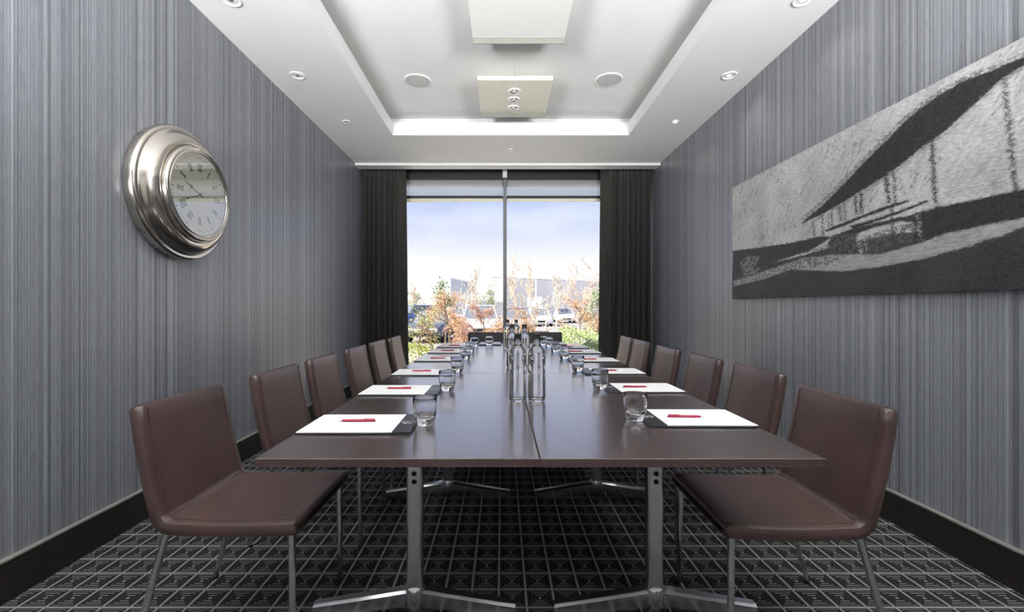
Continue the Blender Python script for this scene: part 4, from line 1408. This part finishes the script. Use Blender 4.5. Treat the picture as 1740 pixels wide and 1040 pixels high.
bush('box_bush', 'yellow-green leafy bush outside beside the clock-side curtain', gpos(708, 7.7), 0.40, 0.36, 0.33, M_YGREEN, 33, 2200, 0.026)
plant('young_pine', 'young dark pine rising above the copper shrub', 'tree', None, gpos(757, 12.0), 1.85, 0.42, M_BARK, M_PINE, 41, 900, 0.045, 0.022, 1, 0.55, 8, 3, up=0.5, lspread=0.07)
TG = 'bare trees around the car park'
trees = [
    (793, 34, 3.3, 1.0, M_PALEBARK, 51, 'thin pale birch in front of the dark gable'), (800, 36, 3.6, 1.0, M_PALEBARK, 52, 'second thin pale birch beside the dark gable'),
    (884, 38, 3.6, 1.9, M_TWIG, 53, 'wide bare tree in front of the beige building'), (901, 42, 3.7, 1.6, M_TWIG, 54, 'bare twiggy tree behind the lamp post'),
    (926, 30, 2.9, 0.8, M_PALEBARK, 55, 'slim bare tree with pale trunk beside the lamp post'), (945, 34.5, 3.0, 0.8, M_PALEBARK, 56, 'second slim pale-trunked tree beyond the low hedge'),
    (952, 52, 3.4, 1.5, M_TWIG, 57, 'low bare tree before the beige building'), (984, 44, 4.4, 1.5, M_REDTWIG, 58, 'tall reddish bare tree before the beige building'),
    (1003, 37, 3.2, 1.6, M_REDTWIG, 59, 'broad reddish bare tree near the canvas-side curtain'), (836, 52, 3.1, 1.4, M_TWIG, 60, 'low bare tree beside the grey building corner'),
    (815, 46, 2.7, 1.3, M_TWIG, 61, 'low bare tree between the two warehouses'), (703, 40, 2.6, 1.3, M_TWIG, 62, 'low brown bare tree beside the clock-side curtain'),
]
for px, Y, H, sp, bk, sd_, lab in trees:
    plant('bare_tree', lab, 'tree', TG, gpos(px, Y, ZG), H * 1.32, sp * 1.0, bk, None, sd_, 0, 0, 0.065, 2, 0.18, 13, 4, up=1.2, sides=4)
for px, Y, H, sp, sd_, lab in ((1016, 24, 2.6, 0.9, 71, 'pale green conifer at the edge of the canvas-side curtain'), (823, 50, 3.2, 1.2, 72, 'small grey-green conifer before the grey building corner'), (708, 46, 3.1, 1.2, 73, 'small grey-green conifer before the white warehouse')):
    plant('conifer', lab, 'tree', None, gpos(px, Y, ZG), H, sp, M_BARK, M_FARGREEN, sd_, 1500, 0.09, 0.06, 1, 0.1, 12, 4, up=0.3, lspread=0.16)

# warehouses
def quad_wall(mb, a, b, z0, z1, th):
    """upright slab between ground points a and b"""
    a, b = Vector((a[0], a[1], 0)), Vector((b[0], b[1], 0))
    d = (b - a).normalized()
    n = Vector((-d.y, d.x, 0)) * th
    ps = [a, b, b + n, a + n]
    return mb.add([(p.x, p.y, z0) for p in ps] + [(p.x, p.y, z1) for p in ps], [(0, 3, 2, 1), (4, 5, 6, 7), (0, 1, 5, 4), (1, 2, 6, 5), (2, 3, 7, 6), (3, 0, 4, 7)])


def warehouse(name, label, corner, left, right, H, lmat, lmat2, rmat, rmat2, split):
    """two visible faces meeting at corner; lower and upper cladding; roof on top"""
    root = empty(name, (corner[0], corner[1], ZG))
    c = Vector((0, 0))
    l_ = Vector((left[0] - corner[0], left[1] - corner[1]))
    r_ = Vector((right[0] - corner[0], right[1] - corner[1]))
    for e, m_lo, m_hi, nm in ((l_, lmat2, lmat, 'side_wall'), (r_, rmat2, rmat, 'front_wall')):
        w = MB()
        quad_wall(w, c, e, 0.0, H * split, 0.001)
        wo = w.build(nm, m_lo, root)
        u = MB()
        quad_wall(u, c, e, H * split, H, 0.001)
        u.build('upper_cladding', m_hi, wo)
        # joints between the cladding panels
        n = max(3, int(e.length / 4))
        j = MB()
        for k in range(1, n):
            p = e * (k / n)
            j.box(p.x - 0.03, p.x + 0.03, p.y - 0.05, p.y + 0.05, H * split, H - 0.05)
        j.build('panel_joint', M_CLADG if m_hi is not M_CLADG else M_CLADW, wo)
    far = l_ + r_
    rf = MB().add([(0, 0, H), (l_.x, l_.y, H), (far.x, far.y, H), (r_.x, r_.y, H), (0, 0, H + 0.25), (l_.x, l_.y, H + 0.25), (far.x, far.y, H + 0.25), (r_.x, r_.y, H + 0.25)],
                  [(0, 1, 2, 3), (4, 5, 6, 7), (0, 1, 5, 4), (1, 2, 6, 5), (2, 3, 7, 6), (3, 0, 4, 7)])
    rf.build('roof', M_CLADG, root)
    return root


def P2(px, Y):
    return ((px - CX) * Y / F, Y)


wa = warehouse('warehouse', None, P2(766, 78), P2(660, 105), P2(800, 92), 6.6, M_CLADW, M_CLADW, M_CLADD, M_CLADG, 0.60)
tag(wa, 'white warehouse with a dark gable beyond the car park', 'building', 'warehouses beyond the car park')
wb = warehouse('warehouse', None, P2(835, 76), P2(828, 96), P2(1060, 92), 6.5, M_CLADG, M_CLADW, M_CLADB, M_CLADB, 0.58)
tag(wb, 'long beige warehouse behind the lamp post', 'building', 'warehouses beyond the car park')
wc = MB()
# grey glazed corner bay of the long warehouse
quad_wall(wc, (0.0, -0.12), (2.5, 0.08), 2.4, 6.6, 0.1)
wc.build('corner_bay', M_CLADG, wb)
tag(MB().add(*(lambda m: (m.v, m.f))(quad_wall(MB(), P2(795, 66), P2(838, 70), ZG, 2.3, 0.3))).build('low_white_wall', M_CLADW), 'low white screen wall between the two warehouses', 'wall')
sg = MB()
quad_wall(sg, P2(896, 58), P2(921, 58), ZG + 1.6, ZG + 2.9, 0.15)
so = empty('white_sign_board', (0, 0, 0))
sg.build('board', M_CLADW, so)
for px in (898, 919):
    q = P2(px, 58.2)
    MB().tube([(q[0], q[1], ZG), (q[0], q[1], ZG + 1.65)], 0.06, 8).build('post', M_POLE, so)
tag(so, 'blank white board on two posts in front of the beige building', 'sign')

lp_ = empty('lamp_post', gpos(911, 45, ZG))
MB().tube([(0, 0, 0), (0, 0, 2.5), (0, 0, 5.7)], [0.09, 0.075, 0.055], 10).build('pole', M_POLE, lp_, smooth=True)
MB().tube([(-0.65, 0, 5.72), (0.65, 0, 5.72)], 0.03, 8).build('cross_arm', M_POLE, lp_, smooth=True)
for sx in (-1, 1):
    MB().cbox(sx * 0.62 - 0.28, sx * 0.62 + 0.28, -0.12, 0.12, 5.68, 5.78, 0.02).build('lantern', M_POLE, lp_)
tag(lp_, 'tall pale car park lamp post with two flat lanterns', 'lamp post')
bl = empty('bollard', gpos(843, 15, ZG))
MB().tube([(0, 0, 0), (0, 0, 0.9)], 0.05, 12).build('post', M_POLE, bl, smooth=True)
MB().lathe([(0.052, 0.9), (0.05, 0.93), (0.0003, 0.95)], 12).build('cap', M_POLE, bl, smooth=True)
tag(bl, 'short white bollard beside the silver car', 'bollard')


def car(px, Y, rz, paint, label, H=1.55, L=4.3, W=1.78):
    """front faces -y before turning; origin on the ground under its middle"""
    root = empty('car', gpos(px, Y, ZG), rz)
    m = CARPAINT[paint]
    hl, hw = L / 2, W / 2
    belt = 0.60 * H
    # lower body: stations front to rear (y, z_bottom, z_top, half width)
    st = [(-hl, 0.38, 0.52 * belt + 0.12, hw * 0.78), (-hl + 0.12, 0.25, 0.78 * belt, hw * 0.92), (-hl + 0.5, 0.22, 0.92 * belt, hw), (-hl + 1.15, 0.22, belt, hw), (0, 0.22, belt * 1.02, hw), (hl - 0.7, 0.22, belt * 1.02, hw), (hl - 0.12, 0.26, belt, hw * 0.94), (hl, 0.40, belt * 0.86, hw * 0.84)]
    vs, fs = [], []
    for y, a, b, w in st:
        vs += [(-w, y, a + 0.06), (-w + 0.06, y, a), (w - 0.06, y, a), (w, y, a + 0.06), (w, y, b - 0.12), (w - 0.09, y, b), (-w + 0.09, y, b), (-w, y, b - 0.12)]
    fs += [tuple(range(8)), tuple(range((len(st) - 1) * 8, len(st) * 8))]
    for i in range(len(st) - 1):
        for j in range(8):
            fs.append((i * 8 + j, i * 8 + (j + 1) % 8, (i + 1) * 8 + (j + 1) % 8, (i + 1) * 8 + j))
    body = MB().add(vs, fs).build('body', m, root, smooth=True)
    # greenhouse
    zr = H - 0.05
    gh = [(-hl + 1.1, belt * 0.99, hw - 0.10), (hl - 0.45, belt * 0.99, hw - 0.12), (-hl + 1.75, zr, hw - 0.26), (hl - 0.85, zr, hw - 0.28)]
    v = []
    for y, z, w in gh:
        v += [(-w, y, z), (w, y, z)]
    MB().add(v, [(0, 1, 5, 4), (1, 3, 7, 5), (3, 2, 6, 7), (2, 0, 4, 6), (4, 5, 7, 6), (0, 2, 3, 1)]).build('windows', M_CARGLASS, root)
    MB().cbox(-hw + 0.25, hw - 0.25, -hl + 1.72, hl - 0.82, zr + 0.001, H, 0.02).build('roof', m, root)
    pl = MB()
    for a, b in ((0, 4), (1, 5), (2, 6), (3, 7)):
        pl.tube([v[a], v[b]], 0.035, 6)
    pl.build('pillar', m, root)
    for sx in (-1, 1):
        for y in (-hl + 0.82, hl - 0.85):
            MB().lathe([(0.0003, -0.1), (0.31, -0.1), (0.32, -0.07), (0.32, 0.07), (0.31, 0.1), (0.19, 0.1), (0.0003, 0.08)], 20, (sx * (hw - 0.09), y, 0.325), 'X').build('wheel', M_TYRE, root, smooth=True)
        MB().cbox(sx * hw * 0.62 - 0.17, sx * hw * 0.62 + 0.17, -hl + 0.02, -hl + 0.10, belt * 0.58, belt * 0.74, 0.02).build('headlamp', M_CLADW, root)
        MB().cbox(sx * (hw + 0.07) - 0.08, sx * (hw + 0.07) + 0.08, -hl + 1.42, -hl + 1.55, belt, belt + 0.13, 0.03).build('door_mirror', m, root)
    MB().box(-hw * 0.42, hw * 0.42, -hl - 0.012, -hl + 0.03, belt * 0.40, belt * 0.56).build('grille', M_BLACK, root)
    tag(root, label, 'car', 'cars in the car park')


car(816, 22.5, 0.06, 'silver', 'silver car facing the window behind the rusty hedge', 1.62, 4.4, 1.84)
car(738, 20.5, -0.12, 'charcoal', 'dark charcoal car behind the crooked shrub', 1.42, 4.2, 1.72)
car(706, 34.0, -0.9, 'blue', 'blue car parked beside the clock-side curtain', 1.7)
car(879, 26.0, 0.03, 'bronze', 'bronze car parked beyond the bottles', 1.5)
car(915, 36.5, 0.05, 'white', 'white car parked under the lamp post', 1.45)
car(958, 44.0, 0.0, 'silver', 'silver car parked behind the copper shrub and juniper', 1.45)
car(775, 40, 0.02, 'white', 'white car parked between the charcoal and silver ones', 1.45)
